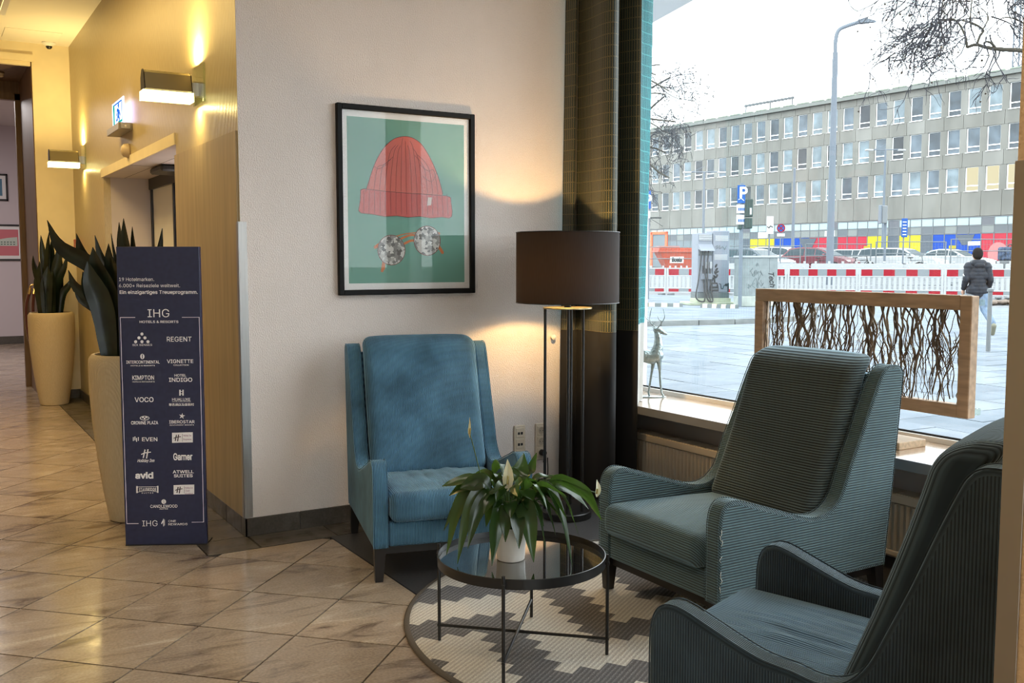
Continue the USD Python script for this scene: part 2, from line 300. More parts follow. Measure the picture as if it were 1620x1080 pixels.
# walls
w = structure('wall_back', 'pale pink textured wall behind the blue armchair', 'wall')
part(w, 'wall_face', bx(XH, 3.86, YB, 5.64, 0, CEIL), M['wallpaper'])
w = structure('wall_hall', 'golden striped hall wall with wood veneer below and a recessed doorway', 'wall')
H0, H1, HT = 6.69, 9.63, 2.262
part(w, 'wall_face', [bx(XH, XH + .06, 5.64, H0, 0, CEIL), bx(XH, XH + .06, H1, 11.6, 0, CEIL), bx(XH, XH + .06, H0, H1, HT + .012, CEIL), bx(XH - .0015, XH, YB, 5.64, 0, CEIL)], M['hallpaper'])
part(w, 'veneer_panel', bx(XH - .012, XH - .0015, YB + .012, H0, .10, 2.19), M['veneer'])
part(w, 'door_casing', [bx(XH - .010, XH, H0, H1 + .06, HT, HT + .075)], M['cream'])
# recess behind the doorway
part(w, 'recess_wall', [bx(XH + .06, 2.6, H1, H1 + .06, 0, HT + .05), bx(XH + .06, 2.6, H0 - .06, H0, 0, HT + .05), bx(2.55, 2.6, H0, H1, 0, HT)], M['plaster'])
part(w, 'recess_ceiling', bx(XH + .001, 2.6, H0, H1, HT, HT + .011), M['plaster'])
part(w, 'ceiling_joint', [bx(1.66, 1.664, H0, H1, HT - .001, HT + .001), bx(XH, 1.88, 8.3, 8.304, HT - .001, HT + .001)], M['blackgap'])
part(w, 'recess_floor', bx(XH, 2.6, H0, H1, -.05, 0), M['tile'])
d = structure('door_1', 'sliding glass door with black frame in the recess of the hall wall', 'door', (1.9, 8.2, 0))
part(d, 'header', bx(-.03, .05, -1.5, 1.42, HT - .10, HT), M['black'])
for y in (-1.45, -.55, .3, .46, 1.38): part(d, 'door_stile', bx(-.02, .03, y, y + .035, 0, HT - .1), M['black'])
for y0, y1 in ((-1.41, -.55), (-.51, .3), (.5, 1.38)): part(d, 'door_pane', bx(0, .012, y0, y1, .04, HT - .1), M['white'])  # glass made opaque white, bright reflection put into its colour
part(d, 'closer_box', rb(-.24, -.02, -.15, .28, HT - .055, HT - .002, .015), M['black'])

w = structure('wall_end', 'cream wall closing the hall with a wide opening to a corridor', 'wall')
part(w, 'wall_face', [bx(1.112, XH + .06, 11.6, 11.75, 0, CEIL), bx(-4, 1.112, 11.6, 11.75, 3.6, CEIL), bx(-4, -1.2, 11.6, 11.75, 0, 3.6)], M['cream'])
part(w, 'opening_lining', [bx(1.104, 1.14, 11.62, 13.0, 0, 3.6), bx(-1.24, -1.19, 11.62, 13.0, 0, 3.6)], M['brownwood'])
part(w, 'passage_ceiling', bx(-1.2, 1.112, 11.62, 13.0, 3.59, 3.64), M['brownwood'])
part(w, 'opening_trim', [bx(-1.2, 1.13, 11.57, 11.6, 3.59, 3.66), bx(-1.2, 1.1, 11.6, 11.66, 3.55, 3.60)], M['cream'])
w = structure('wall_corridor', 'grey mauve corridor walls seen through the hall opening', 'wall')
part(w, 'wall_face', [bx(-3, 3, 19.9, 20.0, 0, 4.0), bx(-3.1, -3, 11.75, 20, 0, 4.0), bx(3, 3.1, 13.0, 20, 0, 4.0), bx(1.141, 3.0, 12.95, 13.0, 0, 4.0), bx(-3, -1.24, 12.95, 13.0, 0, 4.0), bx(-3, 3, 12.98, 13.02, 3.6, 4.0)], M['mauve'])
part(w, 'opening_frame', [bx(1.05, 1.104, 12.96, 13.06, 0, 3.45), bx(-1.2, 1.104, 12.96, 13.06, 3.38, 3.6)], M['brownwood'])
w = structure('wall_left', 'cream lobby walls out of the picture', 'wall')
part(w, 'wall_face', [bx(-4.1, -4, -5, 11.75, 0, CEIL), bx(-4, -2.6, -5.1, -5, 0, CEIL), bx(.84, XW, -5.1, -5, 0, CEIL), bx(-2.6, .84, -5.1, -5, 2.7, CEIL)], M['cream'])
# window wall
w = structure('wall_window', 'low wall and piers around the street windows', 'wall')
part(w, 'wall_face', [bx(4.18, XW + .12, -5, 5.9, 0, .56), bx(4.3, XW + .12, -5, 5.9, 3.45, CEIL), bx(4.3, XW + .12, .75, 1.15, .56, 3.45), bx(4.3, XW + .12, -5, -4.6, .56, 3.45)], M['plaster'])
part(w, 'window_reveal', [bx(3.86, XW + .12, 5.56, 5.72, 0, CEIL)], M['lining'])
w = structure('wall_pier', 'papered pier at the right edge with a metal corner guard', 'wall')
part(w, 'wall_face', bx(1.72, 2.9, -.6, 1.062, 0, CEIL), M['wallpaper'] if False else mat('ochre_wallpaper', (.72, .47, .25), .7, bump=(110, .004, 2)))
guard_bronze = mat('bronze_guard', (.38, .33, .28), .35, metallic=.8)
part(w, 'corner_guard', [rb(1.7165, 1.7198, 1.022, 1.0655, 0, 1.682, .0008), bx(1.7198, 1.76, 1.0622, 1.0655, 0, 1.682)], guard_bronze, label='brushed metal corner guard')

# skirting
def skirt(name, label, pieces):
    b = structure(name, label, 'baseboard')
    for q in pieces: part(b, 'skirting_stone', rb(*q, .002), M['skirting'])
    return b
skirt('baseboard_back', 'dark granite skirting along the wall behind the blue armchair', [(XH - .012 + k * .31, XH - .012 + k * .31 + .307, YB - .012, YB, 0, .1) for k in range(7)])
skirt('baseboard_hall', 'dark granite skirting along the hall wall', [(XH - .013, XH, a, b, 0, .1) for a, b in ((YB - .012, 5.30), (5.303, 5.6), (5.603, 6.2), (6.203, H0), (H1, 10.2), (10.203, 10.8), (10.803, 11.6))] + [(1.14, XH - .014, 11.588, 11.6, 0, .1)])
skirt('baseboard_corridor', 'grey skirting along the far corridor wall', [(-3 + k * .6, -3 + k * .6 + .597, 19.885, 19.9, 0, .14) for k in range(10)])
t = structure('trim_1', 'steel corner guard on the edge between hall wall and back wall', 'corner guard')
part(t, 'guard_strip', [bx(XH - .014, XH + .034, YB - .0025, YB - .0002, .102, 1.71), bx(XH - .0145, XH - .012, YB - .0025, YB + .03, .102, 1.71)], M['steel'])

# windows with sill
def window(n, y0, y1, label):
    wd = structure('window_%d' % n, label, 'window')
    part(wd, 'window_frame', [bx(4.36, 4.44, y0, y1, .565, .612), bx(4.36, 4.44, y0, y1, 3.4, 3.45), bx(4.36, 4.44, y0, y0 + .05, .6, 3.4), bx(4.36, 4.44, y1 - .05, y1, .6, 3.4)], M['white'])
    part(wd, 'gasket', [bx(4.352, 4.36, y0, y1, .564, .574), bx(4.385, 4.392, y0, y1, .612, .622)], M['blackgap'])
    part(wd, 'pane', bx(4.392, 4.402, y0 + .02, y1 - .02, .60, 3.42), M['glass'])
    return wd
wd = window(1, 1.15, 5.56, 'large street window with white frame and wooden sill')
sillwood = mat('sill_beech', (.50, .36, .255), .2, noise=(3, .12, 5), mapscale=(14, 1, 14), coat_weight=1.0, coat_roughness=.12)
part(wd, 'sill_board', bx(3.87, 4.36, .8, 5.56, .545, .585), sillwood)
part(wd, 'sill_edge', bx(3.862, 3.87, .8, 5.56, .535, .5845), mat('grey_edge', (.19, .20, .22), .4))
w3 = structure('window_3', 'entrance glazing behind the photographer', 'window')  # out of view, lets daylight onto the back wall and sign from the front
part(w3, 'window_frame', [bx(x, x + .06, -5.08, -5.02, 0, 3.3) for x in (-2.6, -.9, .78)] + [bx(-2.6, .84, -5.08, -5.02, z, z + .06) for z in (.0, 2.64)], M['steel'])
part(w3, 'pane', bx(-2.58, .82, -5.055, -5.045, .03, 2.67), M['glass'])
wd = window(2, -4.6, .75, 'street window hidden behind the pier at the right')  # out of view, placed to bring more daylight into the seating corner
part(wd, 'sill_board', bx(3.87, 4.36, -4.6, .79, .545, .585), sillwood)

# radiator under the sill
cream_metal = mat('cream_enamel', (.42, .375, .31), .4)
def radiator(y0, y1, label):
    r = thing('radiator', label, 'radiator', (3.99, (y0 + y1) / 2, 0)); L = (y1 - y0) / 2
    part(r, 'core_panel', bx(-.02, .06, -L, L, .085, .385), cream_metal)
    for k in range(int(2 * L / .0335)):
        y = -L + .02 + k * .0335
        part(r, 'rib', prism([(-.034, -.0), (-.030, .004), (-.02, .0095), (-.02, -.0095), (-.030, -.004)], .225, 'xy', .115).apply_translation([0, y, 0]), cream_metal) if k < 110 else None
    part(r, 'top_rail', [rb(-.036, -.018, -L, L, .345, .388, .004), rb(-.036, -.018, -L, L, .085, .112, .004)], cream_metal)
    part(r, 'top_grille', [bx(-.03, .07, -L + k * .12, -L + k * .12 + .108, .387, .392) for k in range(int(2 * L / .12))], cream_metal)
    part(r, 'bracket', [bx(.05, .2, -L + .2, -L + .24, .1, .36), bx(.05, .2, L - .24, L - .2, .1, .36)], cream_metal)
radiator(2.4, 5.3, 'long cream ribbed radiator under the window sill')
# ---------------------------------------------------------------- armchairs
def rim_and_caps(poly, t, r=.016, steps=4, n=150):
    """outline (y,z) -> rounded slab of thickness t in x. returns (cap mesh, rim mesh)"""
    ring = np.asarray(poly); seg = np.linalg.norm(np.diff(np.vstack([ring, ring[:1]]), axis=0), axis=1); cum = np.concatenate([[0], np.cumsum(seg)])
    s = np.linspace(0, cum[-1], n, endpoint=False); closed = np.vstack([ring, ring[:1]])
    q = np.stack([np.interp(s, cum, closed[:, k]) for k in (0, 1)], 1)
    tan = np.roll(q, -1, 0) - np.roll(q, 1, 0); tan /= np.linalg.norm(tan, axis=1, keepdims=True); nor = np.stack([-tan[:, 1], tan[:, 0]], 1)
    if Polygon(q + nor * .001).area > Polygon(q).area: nor = -nor
    rings, xs = [], []
    for k in range(steps + 1):
        a = math.pi / 2 * k / steps; rings.append(q + nor * (r - r * math.sin(a))); xs.append(-t / 2 + r - r * math.cos(a))
    rings += rings[::-1]; xs += [-x for x in xs[::-1]]
    V = np.vstack([np.column_stack([np.full(n, x), g]) for x, g in zip(xs, rings)]); F = []
    for i in range(len(rings) - 1):
        for j in range(n):
            k = (j + 1) % n; F += [(i * n + j, i * n + k, (i + 1) * n + k), (i * n + j, (i + 1) * n + k, (i + 1) * n + j)]
    rim = trimesh.Trimesh(V, F, process=False); rim.fix_normals()
    cv, cf = trimesh.creation.triangulate_polygon(Polygon(rings[0]), engine='earcut')
    caps = trimesh.util.concatenate([trimesh.Trimesh(np.column_stack([np.full(len(cv), x), cv]), cf if x > 0 else cf[:, ::-1], process=False) for x in (xs[0], xs[-1])])
    return caps, rim, q
def armchair(name, label, loc, rotz, k, mats, low=.445, wrinkle=0.0, seed=1):
    """local frame: front at y = 0, back towards +y, x across; k stretches the depth"""
    seat_m, side_m, band_m, back_m = mats; W = .78
    c = thing(name, label, 'armchair', loc, rotz)
    prof = [(0, .165), (0, .30), (.0, .44), (.004, .50), (.016, .54), (.04, .564), (.075, .570), (.12, .560), (.18, .538), (.33, .487), (.43, low + .012), (.50, low), (.555, low + .008), (.60, low + .035), (.64, low + .085), (.685, .64), (.74, .76), (.79, .88), (.835, .98), (.86, 1.025), (.89, 1.046), (.93, 1.05), (.965, 1.043), (.985, 1.02), (.985, .97), (.955, .64), (.935, .45), (.905, .165)]
    pr = np.array(prof); pr[:, 0] *= k
    pr = np.vstack([pr[:1], catmull(pr[1:-1], 6), pr[-1:]])
    for s in (-1, 1):
        caps, rim, q = rim_and_caps(pr, .075)
        for m in (caps, rim): m.apply_translation([s * (W / 2 - .0375), 0, 0])
        part(c, 'arm_side', caps, side_m); rimp = part(c, 'arm_band', rim, band_m, smooth=True)
        for e in (-1, 1):
            x = s * (W / 2 - .0375) + e * .0335
            part(rimp, 'piping', tube(np.column_stack([np.full(len(pr), x), pr[:, 0] * .9965 + .0016, pr[:, 1] * .998 + .001]), .0021, 5), band_m, smooth=True)
    inner = W / 2 - .077
    part(c, 'front_apron', rb(-inner, inner, .006, .05, .168, .285, .008), seat_m)
    part(c, 'seat_base', bx(-inner, inner, .05, .60 * k, .17, .275), side_m)
    def seatfn(p):
        p = p.copy(); x, y, z = p.T; top = np.clip((z - .33) / .09, 0, 1); f = np.clip((y + .03) / (.62 * k), 0, 1)
        p[:, 2] += top * (.018 * np.cos(x / inner * 1.45) * np.sin(np.clip(f, 0, 1) * 2.6 + .35) - .022 * f)
        p[:, 1] -= .010 * np.cos(x / inner * 1.4) * np.clip((.02 - y) / .05, 0, 1) * np.sin(np.clip((z - .28) / .14, 0, 1) * 3.14)
        if wrinkle:
            wv = meshkit.fbm(np.column_stack([x * 26 + seed * 7, y * 3.2 + x * 2, x * 0]), 3, seed) - .5
            p[:, 2] += top * wrinkle * wv * np.exp(-(x / .2) ** 2) * np.clip((f - .1) * 3, 0, 1)
        return p
    stp = part(c, 'seat_cushion', cushion(-inner + .002, inner - .002, -.042, .61 * k, .286, .425, .042, (46, 60, 8), seatfn), seat_m, smooth=True)
    part(stp, 'seat_piping', tube([(x, -.036, .377 + .014 * math.cos(x / inner * 1.45)) for x in np.linspace(-inner + .03, inner - .03, 24)], .003, 5), seat_m, smooth=True)
    def backfn(p):
        p = p.copy(); x, y, z = p.T; f = (z - .385) / .72; ff = np.clip(f, 0, 1)
        y0 = y - .0
        p[:, 1] = y0 + (.575 + ff * .265 + .02 * np.sin(ff * 3.1)) * k - .016 * np.cos(x / inner * 1.4) * np.sin(np.clip(ff, 0, 1) * 3.0) * (y0 < 0)
        over = np.clip((f - .86) / .14, 0, 1); p[:, 2] -= .006 * (x / inner) ** 4 * over * 2
        p[:, 1] += .055 * over ** 2
        return p
    part(c, 'back_cushion', cushion(-inner + .004, inner - .004, -.065, .065, .385, 1.095, .05, (46, 6, 60), backfn), back_m, smooth=True)
    part(c, 'back_panel', prism([(.80 * k, .17), (.90 * k, .17), (.93 * k, .45), (.952 * k, .64), (.975 * k, .96), (.96 * k, 1.0), (.92 * k, 1.0), (.86 * k, .70)], 2 * inner, 'yz', -inner), side_m)
    part(c, 'wood_frame', [bx(-W / 2 + .03, W / 2 - .03, .035, .055, .128, .166), bx(-W / 2 + .03, -W / 2 + .05, .04, .88 * k, .128, .166), bx(W / 2 - .05, W / 2 - .03, .04, .88 * k, .128, .166), bx(-W / 2 + .03, W / 2 - .03, .86 * k, .88 * k, .128, .166)], M['darkwood'])
    for sx in (-1, 1):
        for y, lean in ((.035, 0), (.88 * k, .02)):
            a, b = .028, .018; X = sx * (W / 2 - .036)
            wx, wy = loc[0] + X * math.cos(math.radians(rotz)) - y * math.sin(math.radians(rotz)), loc[1] + X * math.sin(math.radians(rotz)) + y * math.cos(math.radians(rotz)); fz = .0125 if math.hypot(wx - 2.66, wy - 3.13) < 1.15 else 0
            lo = [(X + sx * .006 + u * b, y + lean + v * b, fz) for u, v in ((-1, -1), (1, -1), (1, 1), (-1, 1))]; hi = [(X + u * a, y + v * a, .166) for u, v in ((-1, -1), (1, -1), (1, 1), (-1, 1))]
            part(c, 'leg', trimesh.convex.convex_hull(np.array(lo + hi)), M['darkwood'])
    return c
BLUE = (.078, .185, .29); TEAL = (.100, .138, .145); PETROL = (.040, .060, .076); PETROL_SEAT = (.074, .140, .215)
def set_of(n, col, per, ribs=False, **kw):
    if ribs: ws = ((0, 1, 1), (0, 0, 1), (0, 1, 1), (0, 0, 1))
    else: ws = ((1, 0, 0), (0, 1, 0), (1, 0, 0), (1, 0, 0))
    return [cord('%s_%s' % (n, s), col, wv, per, **kw) for s, wv in zip(('seat', 'side', 'band', 'back'), ws)]
armchair('corduroy_armchair', 'blue corduroy high-back armchair against the wall under the framed poster', (2.13, 4.04, 0), -14.5, 1.0, set_of('blue_corduroy', BLUE, .0072, dark=.62, patch=.3), seed=2, wrinkle=.02)
rib_chair = armchair('ribbed_armchair', 'grey-teal armchair with horizontal ribs in front of the window sill', (2.60, 3.14, 0.0), -90, 1.09, set_of('teal_rib', TEAL, .0108, True, dark=.28, patch=.08, depth=.0022, sheen=.95, hi=(.135, .24, .28))[:3] + [cord('teal_rib_back2', (.082, .098, .095), (0, 0, 1), .0108, dark=.18, patch=.08, depth=.0022, sheen=.6, hi=(.105, .155, .165))], low=.440, seed=3, wrinkle=.006)  # back cushion cloth is a darker, browner copy: shade put into its colour
armchair('velvet_armchair', 'dark petrol corduroy armchair nearest the camera, half behind the right pier', (2.045, 2.185, 0.0), 180 + 20.85, .93, [cord('petrol_seat_cloth', PETROL_SEAT, (1, 0, 0), .0078, dark=.6, patch=.2, sheen=.8)] + set_of('petrol_corduroy', PETROL, .0078, dark=.45, patch=.2, sheen=.6)[1:], low=.462, seed=5, wrinkle=.03)  # seat cloth is a lighter, bluer copy: window light put into its colour

rs = np.random.default_rng(6); thr = mat('white_thread', (.75, .74, .70), .8)
for z in (.215, .25, .275, .335, .40, .42, .44): part(rib_chair, 'loose_thread', tube([(.3915, .012, z), (.3935 + rs.uniform(0, .004), .010 + rs.uniform(-.008, .008), z + .012), (.392, .010 + rs.uniform(-.01, .01), z + .024)], .0012, 4), thr, label='frayed white thread' if z < .22 else None)
# ---------------------------------------------------------------- rug
def rug_material():
    # stepped zigzag figures of grey in a cream ground, woven in narrow rows
    A = math.radians(-32)
    n = {'g': ('geometry', {}), 'mp': ('mapping', {'rotation': (0, 0, A), 'scale': (1, 1, 1)}), 'sx': ('separate_xyz', {}), 'row': ('math', {'math_type': 'snap', 'value2': .075}), 'pp': ('math', {'math_type': 'pingpong', 'value2': .45}), 'sn': ('math', {'math_type': 'multiply', 'value2': 1.0}),
         'ad': ('math', {'math_type': 'add'}), 'md': ('math', {'math_type': 'floored_modulo', 'value2': .56}), 'lt': ('math', {'math_type': 'less_than', 'value2': .25}), 'rw': ('math', {'math_type': 'multiply', 'value2': 2 * math.pi / .0183}), 'sw': ('math', {'math_type': 'sine'}),
         'nz': ('noise_texture', {'scale': 230.0, 'detail': 2.0}), 'mp2': ('mapping', {'scale': (1, 1, 1)}), 'spk': ('math', {'math_type': 'multiply_add', 'value2': .22, 'value3': -.12}), 'spk2': ('math', {'math_type': 'add'}),
         'gr': ('rgb_ramp', {'ramp': [(.25, (.115, .112, .115)), (.62, (.19, .185, .185)), (.85, (.34, .33, .32))]}), 'cr': ('rgb_ramp', {'ramp': [(.2, (.44, .415, .37)), (.8, (.70, .67, .60))]}), 'mx': ('mix_color', {}),
         'bp': ('bump', {'distance': .004, 'strength': .7}), 'p': ('principled_bsdf', {'roughness': .95, 'specular_ior_level': .1})}
    L = [('g.position', 'mp.vector'), ('mp.vector', 'sx.vector'), ('sx.y', 'row.value1'), ('row.value', 'pp.value1'), ('pp.value', 'sn.value1'), ('sx.x', 'ad.value1'), ('sn.value', 'ad.value2'), ('ad.value', 'md.value1'), ('md.value', 'lt.value1'),
         ('sx.y', 'rw.value1'), ('rw.value', 'sw.value1'), ('mp.vector', 'nz.vector'), ('sw.value', 'spk.value1'), ('nz.fac', 'spk2.value1'), ('spk.value', 'spk2.value2'), ('spk2.value', 'gr.fac'), ('spk2.value', 'cr.fac'), ('lt.value', 'mx.fac'), ('cr.color', 'mx.a'), ('gr.color', 'mx.b'), ('mx.result', 'p.base_color'), ('spk2.value', 'bp.height'), ('bp.normal', 'p.normal')]
    return usdkit.material(stage, '/World/Looks/rug_weave', n, L, surface='p.BSDF')
rg = thing('round_rug', 'round cream rug with stepped grey zigzag figures under the coffee table', 'rug', (2.66, 3.13, 0))
part(rg, 'pile', lathe([(0, .0), (1.09, .0), (1.09, .008), (1.07, .011), (0, .011)], 96), rug_material())
part(rg, 'edge_binding', lathe([(1.084, 0), (1.104, .001), (1.108, .006), (1.1, .0125), (1.084, .012)], 120), mat('rug_binding', (.10, .085, .07), .9, bump=(300, .002)), smooth=True, label='dark bound edge')

# ---------------------------------------------------------------- coffee table with lily
tb = thing('coffee_table', 'low round black tray table with glass top on thin rod legs', 'table', (1.932, 3.118, .0125)); tz = .3535
part(tb, 'tray_rim', lathe([(.312, tz - .016), (.322, tz - .016), (.3225, tz + .020), (.3185, tz + .021), (.3175, tz - .004), (.312, tz - .006)], 96), M['black'], smooth=30)
part(tb, 'tray_base', lathe([(0, tz - .016), (.314, tz - .016), (.314, tz - .008), (0, tz - .008)], 72), M['black'])
part(tb, 'glass_top', lathe([(0, tz - .008), (.316, tz - .008), (.316, tz - .001), (0, tz - .001)], 96), mat('black_glass', (.012, .012, .013), .02, specular_ior_level=.9, coat_weight=1.0, coat_roughness=0.0))
legs = [np.array(p) for p in ((-.238, .231), (.246, -.228), (-.22, -.237), (.205, .2525))]
for p in legs:
    u = p / np.linalg.norm(p); q = u * .3305
    lgp = part(tb, 'leg', tube([(q[0], q[1], 0), (q[0], q[1], tz + .034)], .0065, 10), M['black'], smooth=30)
    part(lgp, 'leg_bolt', cyl((u[0] * .316, u[1] * .316, tz + .0), (q[0] * 1.025, q[1] * 1.025, tz + .0), .006, 8), M['black'])
    legs_z = .062
for a, b in ((0, 1), (2, 3)):
    u, v = legs[a] / np.linalg.norm(legs[a]) * .338, legs[b] / np.linalg.norm(legs[b]) * .338
    part(tb, 'cross_bar', tube([(u[0], u[1], .062 + .006 * a), (v[0], v[1], .062 + .006 * a)], .006, 10), M['black'], smooth=30)

leafy = lambda name, c, c2: usdkit.material(stage, '/World/Looks/' + name, {'tc': ('texture_coordinate', {}), 'ns': ('noise_texture', {'scale': 9.0, 'detail': 3.0}), 'oi': ('object_info', {}), 'ad': ('math', {'math_type': 'add'}), 'sb': ('math', {'math_type': 'subtract', 'value2': .35}), 'rp': ('rgb_ramp', {'ramp': [(0.1, c), (.9, c2)]}), 'p': ('principled_bsdf', {'roughness': .25, 'specular_ior_level': .6}), 't': ('translucent_bsdf', {'color': (.12, .24, .03)}), 'm': ('mix_closure', {'fac': .22})},
    [('tc.object', 'ns.vector'), ('ns.fac', 'ad.value1'), ('oi.random', 'ad.value2'), ('ad.value', 'sb.value1'), ('sb.value', 'rp.fac'), ('rp.color', 'p.base_color'), ('p.BSDF', 'm.closure1'), ('t.BSDF', 'm.closure2')], surface='m.closure')
M['leaf'] = leafy('lily_leaf', (.008, .022, .008), (.026, .065, .015))
M['snake'] = mat('snake_leaf', (.0065, .0125, .0065), .32, noise=(14, .6, 4))
M['stem'] = mat('green_stem', (.05, .10, .025), .4)
M['petal'] = mat('cream_spathe', (.72, .70, .50), .5, subsurface_weight=.2)
M['soil'] = mat('potting_soil', (.025, .017, .012), .9, noise=(60, .5), bump=(60, .01))
def blade(spine, widths, fold=.25, wave=0.0, up=(0, 0, 1), nseg=14, across=5, roll=0.0, ph=0.0):
    s = catmull(spine, max(2, nseg // (len(spine) - 1))); n = len(s); t = np.gradient(s, axis=0); t /= np.linalg.norm(t, axis=1, keepdims=True)
    u = np.broadcast_to(np.asarray(up, float), t.shape); side = np.cross(t, u); nn = np.linalg.norm(side, axis=1, keepdims=True); side = np.where(nn > .15, side / np.maximum(nn, 1e-6), np.array([1.0, 0, 0])); side /= np.linalg.norm(side, axis=1, keepdims=True)
    for i in range(1, n):
        if side[i] @ side[i - 1] < 0: side[i] *= -1
    nor = np.cross(side, t); f = np.linspace(0, 1, n); w = np.interp(f, np.linspace(0, 1, len(widths)), widths)
    c, sn = math.cos(roll), math.sin(roll); side, nor = side * c + nor * sn, nor * c - side * sn
    x = np.linspace(-1, 1, across); P = s[:, None] + side[:, None] * (w[:, None] * x)[..., None] + nor[:, None] * (w[:, None] * np.abs(x) * fold + wave * w[:, None] * np.sin(f[:, None] * 14 + ph + (x > 0) * 1.3) * np.abs(x))[..., None]
    return grid(P)
def lily(loc, seed=4):
    rs = np.random.default_rng(seed)
    p = thing('potted_peace_lily', 'peace lily with drooping dark leaves in a white pot on the glass table', 'potted plant', loc)
    part(p, 'pot', lathe([(0, 0), (.05, 0), (.053, .004), (.056, .05), (.063, .12), (.066, .128), (.0665, .132), (.064, .132), (.060, .12), (.0, .112)], 48), mat('pot_glaze', (.74, .69, .64), .45, bump=(14, .004)), smooth=40)
    part(p, 'soil', lathe([(0, .121), (.03, .123), (.061, .120)], 24), M['soil'])
    R = np.array([math.cos(YAW), -math.sin(YAW), 0]); B = np.array([math.sin(YAW), math.cos(YAW), 0]); Z = np.array([0, 0, 1.0])
    def P(r, b, z): return R * r + B * b + Z * z
    def leaf(tip, base_r=.03, rise=.10, width=.026, k=.44, roll=0.0):
        """tip = (right, back, height) from the pot's foot"""
        tip = P(*tip); d = tip.copy(); d[2] = 0; L = np.linalg.norm(d); h = d / (L + 1e-9)
        b = h * min(base_r, L * .3) + Z * .118; mid = h * L * k + Z * (max(.13, tip[2] * .5 + .09) + rise); mid2 = h * L * .80 + Z * (mid[2] * .55 + tip[2] * .45 + rise * .22)
        part(p, 'stem', tube(catmull([b, b * .6 + mid * .4 + Z * (.02 + rise * .30), mid * .88 + b * .12 + Z * rise * .06], 6), [.0028] * 12 + [.002], 6), M['stem'], smooth=True)
        part(p, 'leaf', blade([b * .12 + mid * .88 + Z * rise * .06, mid * .7 + mid2 * .3 + Z * (.012 + rise * .10), mid2, tip], [.003, width * .62, width * .95, width, width * .86, width * .5, .001], .28, .10, roll=roll, ph=rs.uniform(0, 6), nseg=15), M['leaf'], smooth=True)
    hand = [((-.245, -.02, .02), .16, .030), ((-.20, -.08, .005), .15, .026), ((-.255, .03, .10), .12, .026), ((-.21, .06, .19), .08, .028), ((-.235, .0, .245), .06, .024), ((-.19, -.05, .285), .05, .034), ((-.15, .03, .30), .04, .030), ((-.16, -.10, .07), .12, .028), ((-.07, -.12, .01), .09, .032),
            ((.09, -.13, -.02) if False else (.085, -.11, .02), .10, .036), ((.13, -.09, .06), .11, .030), ((.03, -.14, .08), .06, .030), ((-.02, -.12, .10), .07, .026), ((.17, -.04, .10), .10, .028), ((.23, -.08, -.0), .17, .024), ((.26, .0, .09), .14, .030), ((.345, -.02, .155), .12, .036), ((.30, .05, .18), .08, .030), ((.20, .04, .24), .06, .028), ((.19, .10, .30), .04, .026), ((.25, .09, .27), .05, .022), ((.05, .05, .40), .00, .036), ((.10, .08, .395), .0, .026), ((-.03, .1, .31), .03, .028), ((-.10, .12, .29), .03, .026), ((.10, -.05, .26), .03, .026), ((.06, -.10, .21), .03, .028), ((-.09, -.09, .22), .03, .030), ((.0, -.12, .19), .04, .026), ((.13, .0, .2), .08, .03)]
    for tip, rise, wd in hand: leaf(tip, rise=rise, width=wd * 1.05, roll=rs.uniform(-1.0, 1.0))
    for i in range(30):
        a = rs.uniform(0, 2 * math.pi); L = rs.uniform(.10, .27); leaf((L * math.cos(a), L * math.sin(a) * .8, rs.uniform(.10, .30)), rise=rs.uniform(.03, .10), width=rs.uniform(.018, .032), roll=rs.uniform(-1.2, 1.2))
    def flower(base, tip, bend, size, face=(-.2, -1, .1)):
        b, t = P(*base), P(*tip); m = (b + t) / 2 + P(*bend)
        part(p, 'flower_stem', tube(catmull([b, m, t], 8), .0022, 6), M['stem'], smooth=True)
        f = part(p, 'spathe', blade([t - Z * size * .3, t + Z * size * .05 + P(.002, -.006, 0), t + Z * size * .45 + P(.004, -.008, 0), t + Z * size], [.002, size * .19, size * .235, size * .17, .0008], .35, 0, up=P(*face), across=7), M['petal'], smooth=True, label='pale cream flower spathe')
        part(f, 'spadix', tube([t + P(.0, -.010, -.0), t + P(.002, -.014, size * .34)], [.0042, .0036], 8), mat('spadix_%d' % int(1000 * abs(tip[0])), (.42, .36, .14), .7, bump=(400, .002)), smooth=True)
    flower((.0, -.01, .13), (-.012, -.08, .31), (.005, -.02, .0), .092)
    flower((-.02, .0, .13), (-.155, .0, .485), (.0, 0, -.07), .062, (-.9, -.4, 0))
    flower((.03, .0, .13), (.325, -.02, .26), (-.03, 0, .11), .052, (.4, -1, 0))
    return p
lily((1.892, 3.131, .366))

# ---------------------------------------------------------------- floor lamp
fp = thing('floor_lamp', 'floor lamp with dark drum shade on black rods in the corner', 'lamp', (3.212, 4.680, 0)); LR, LB = np.array([math.cos(YAW), -math.sin(YAW)]), np.array([math.sin(YAW), math.cos(YAW)])
part(fp, 'base', lathe([(0, 0), (.143, 0), (.146, .004), (.146, .036), (.141, .041), (0, .041)], 56), M['black'], smooth=30)
for r, b in ((-.128, .02), (.0, -.10), (.088, -.05), (.03, .125)):
    q = LR * r + LB * b; part(fp, 'rod', cyl((q[0], q[1], .04), (q[0], q[1], 1.226), .0085, 12), M['black'], smooth=40)
part(fp, 'top_plate', lathe([(0, 1.226), (.142, 1.226), (.142, 1.234), (0, 1.234)], 48), M['gold'])
part(fp, 'socket', [cyl((0, 0, 1.234), (0, 0, 1.31), .02, 16), cyl((0, 0, 1.31), (0, 0, 1.36), .016, 16)], M['black'])
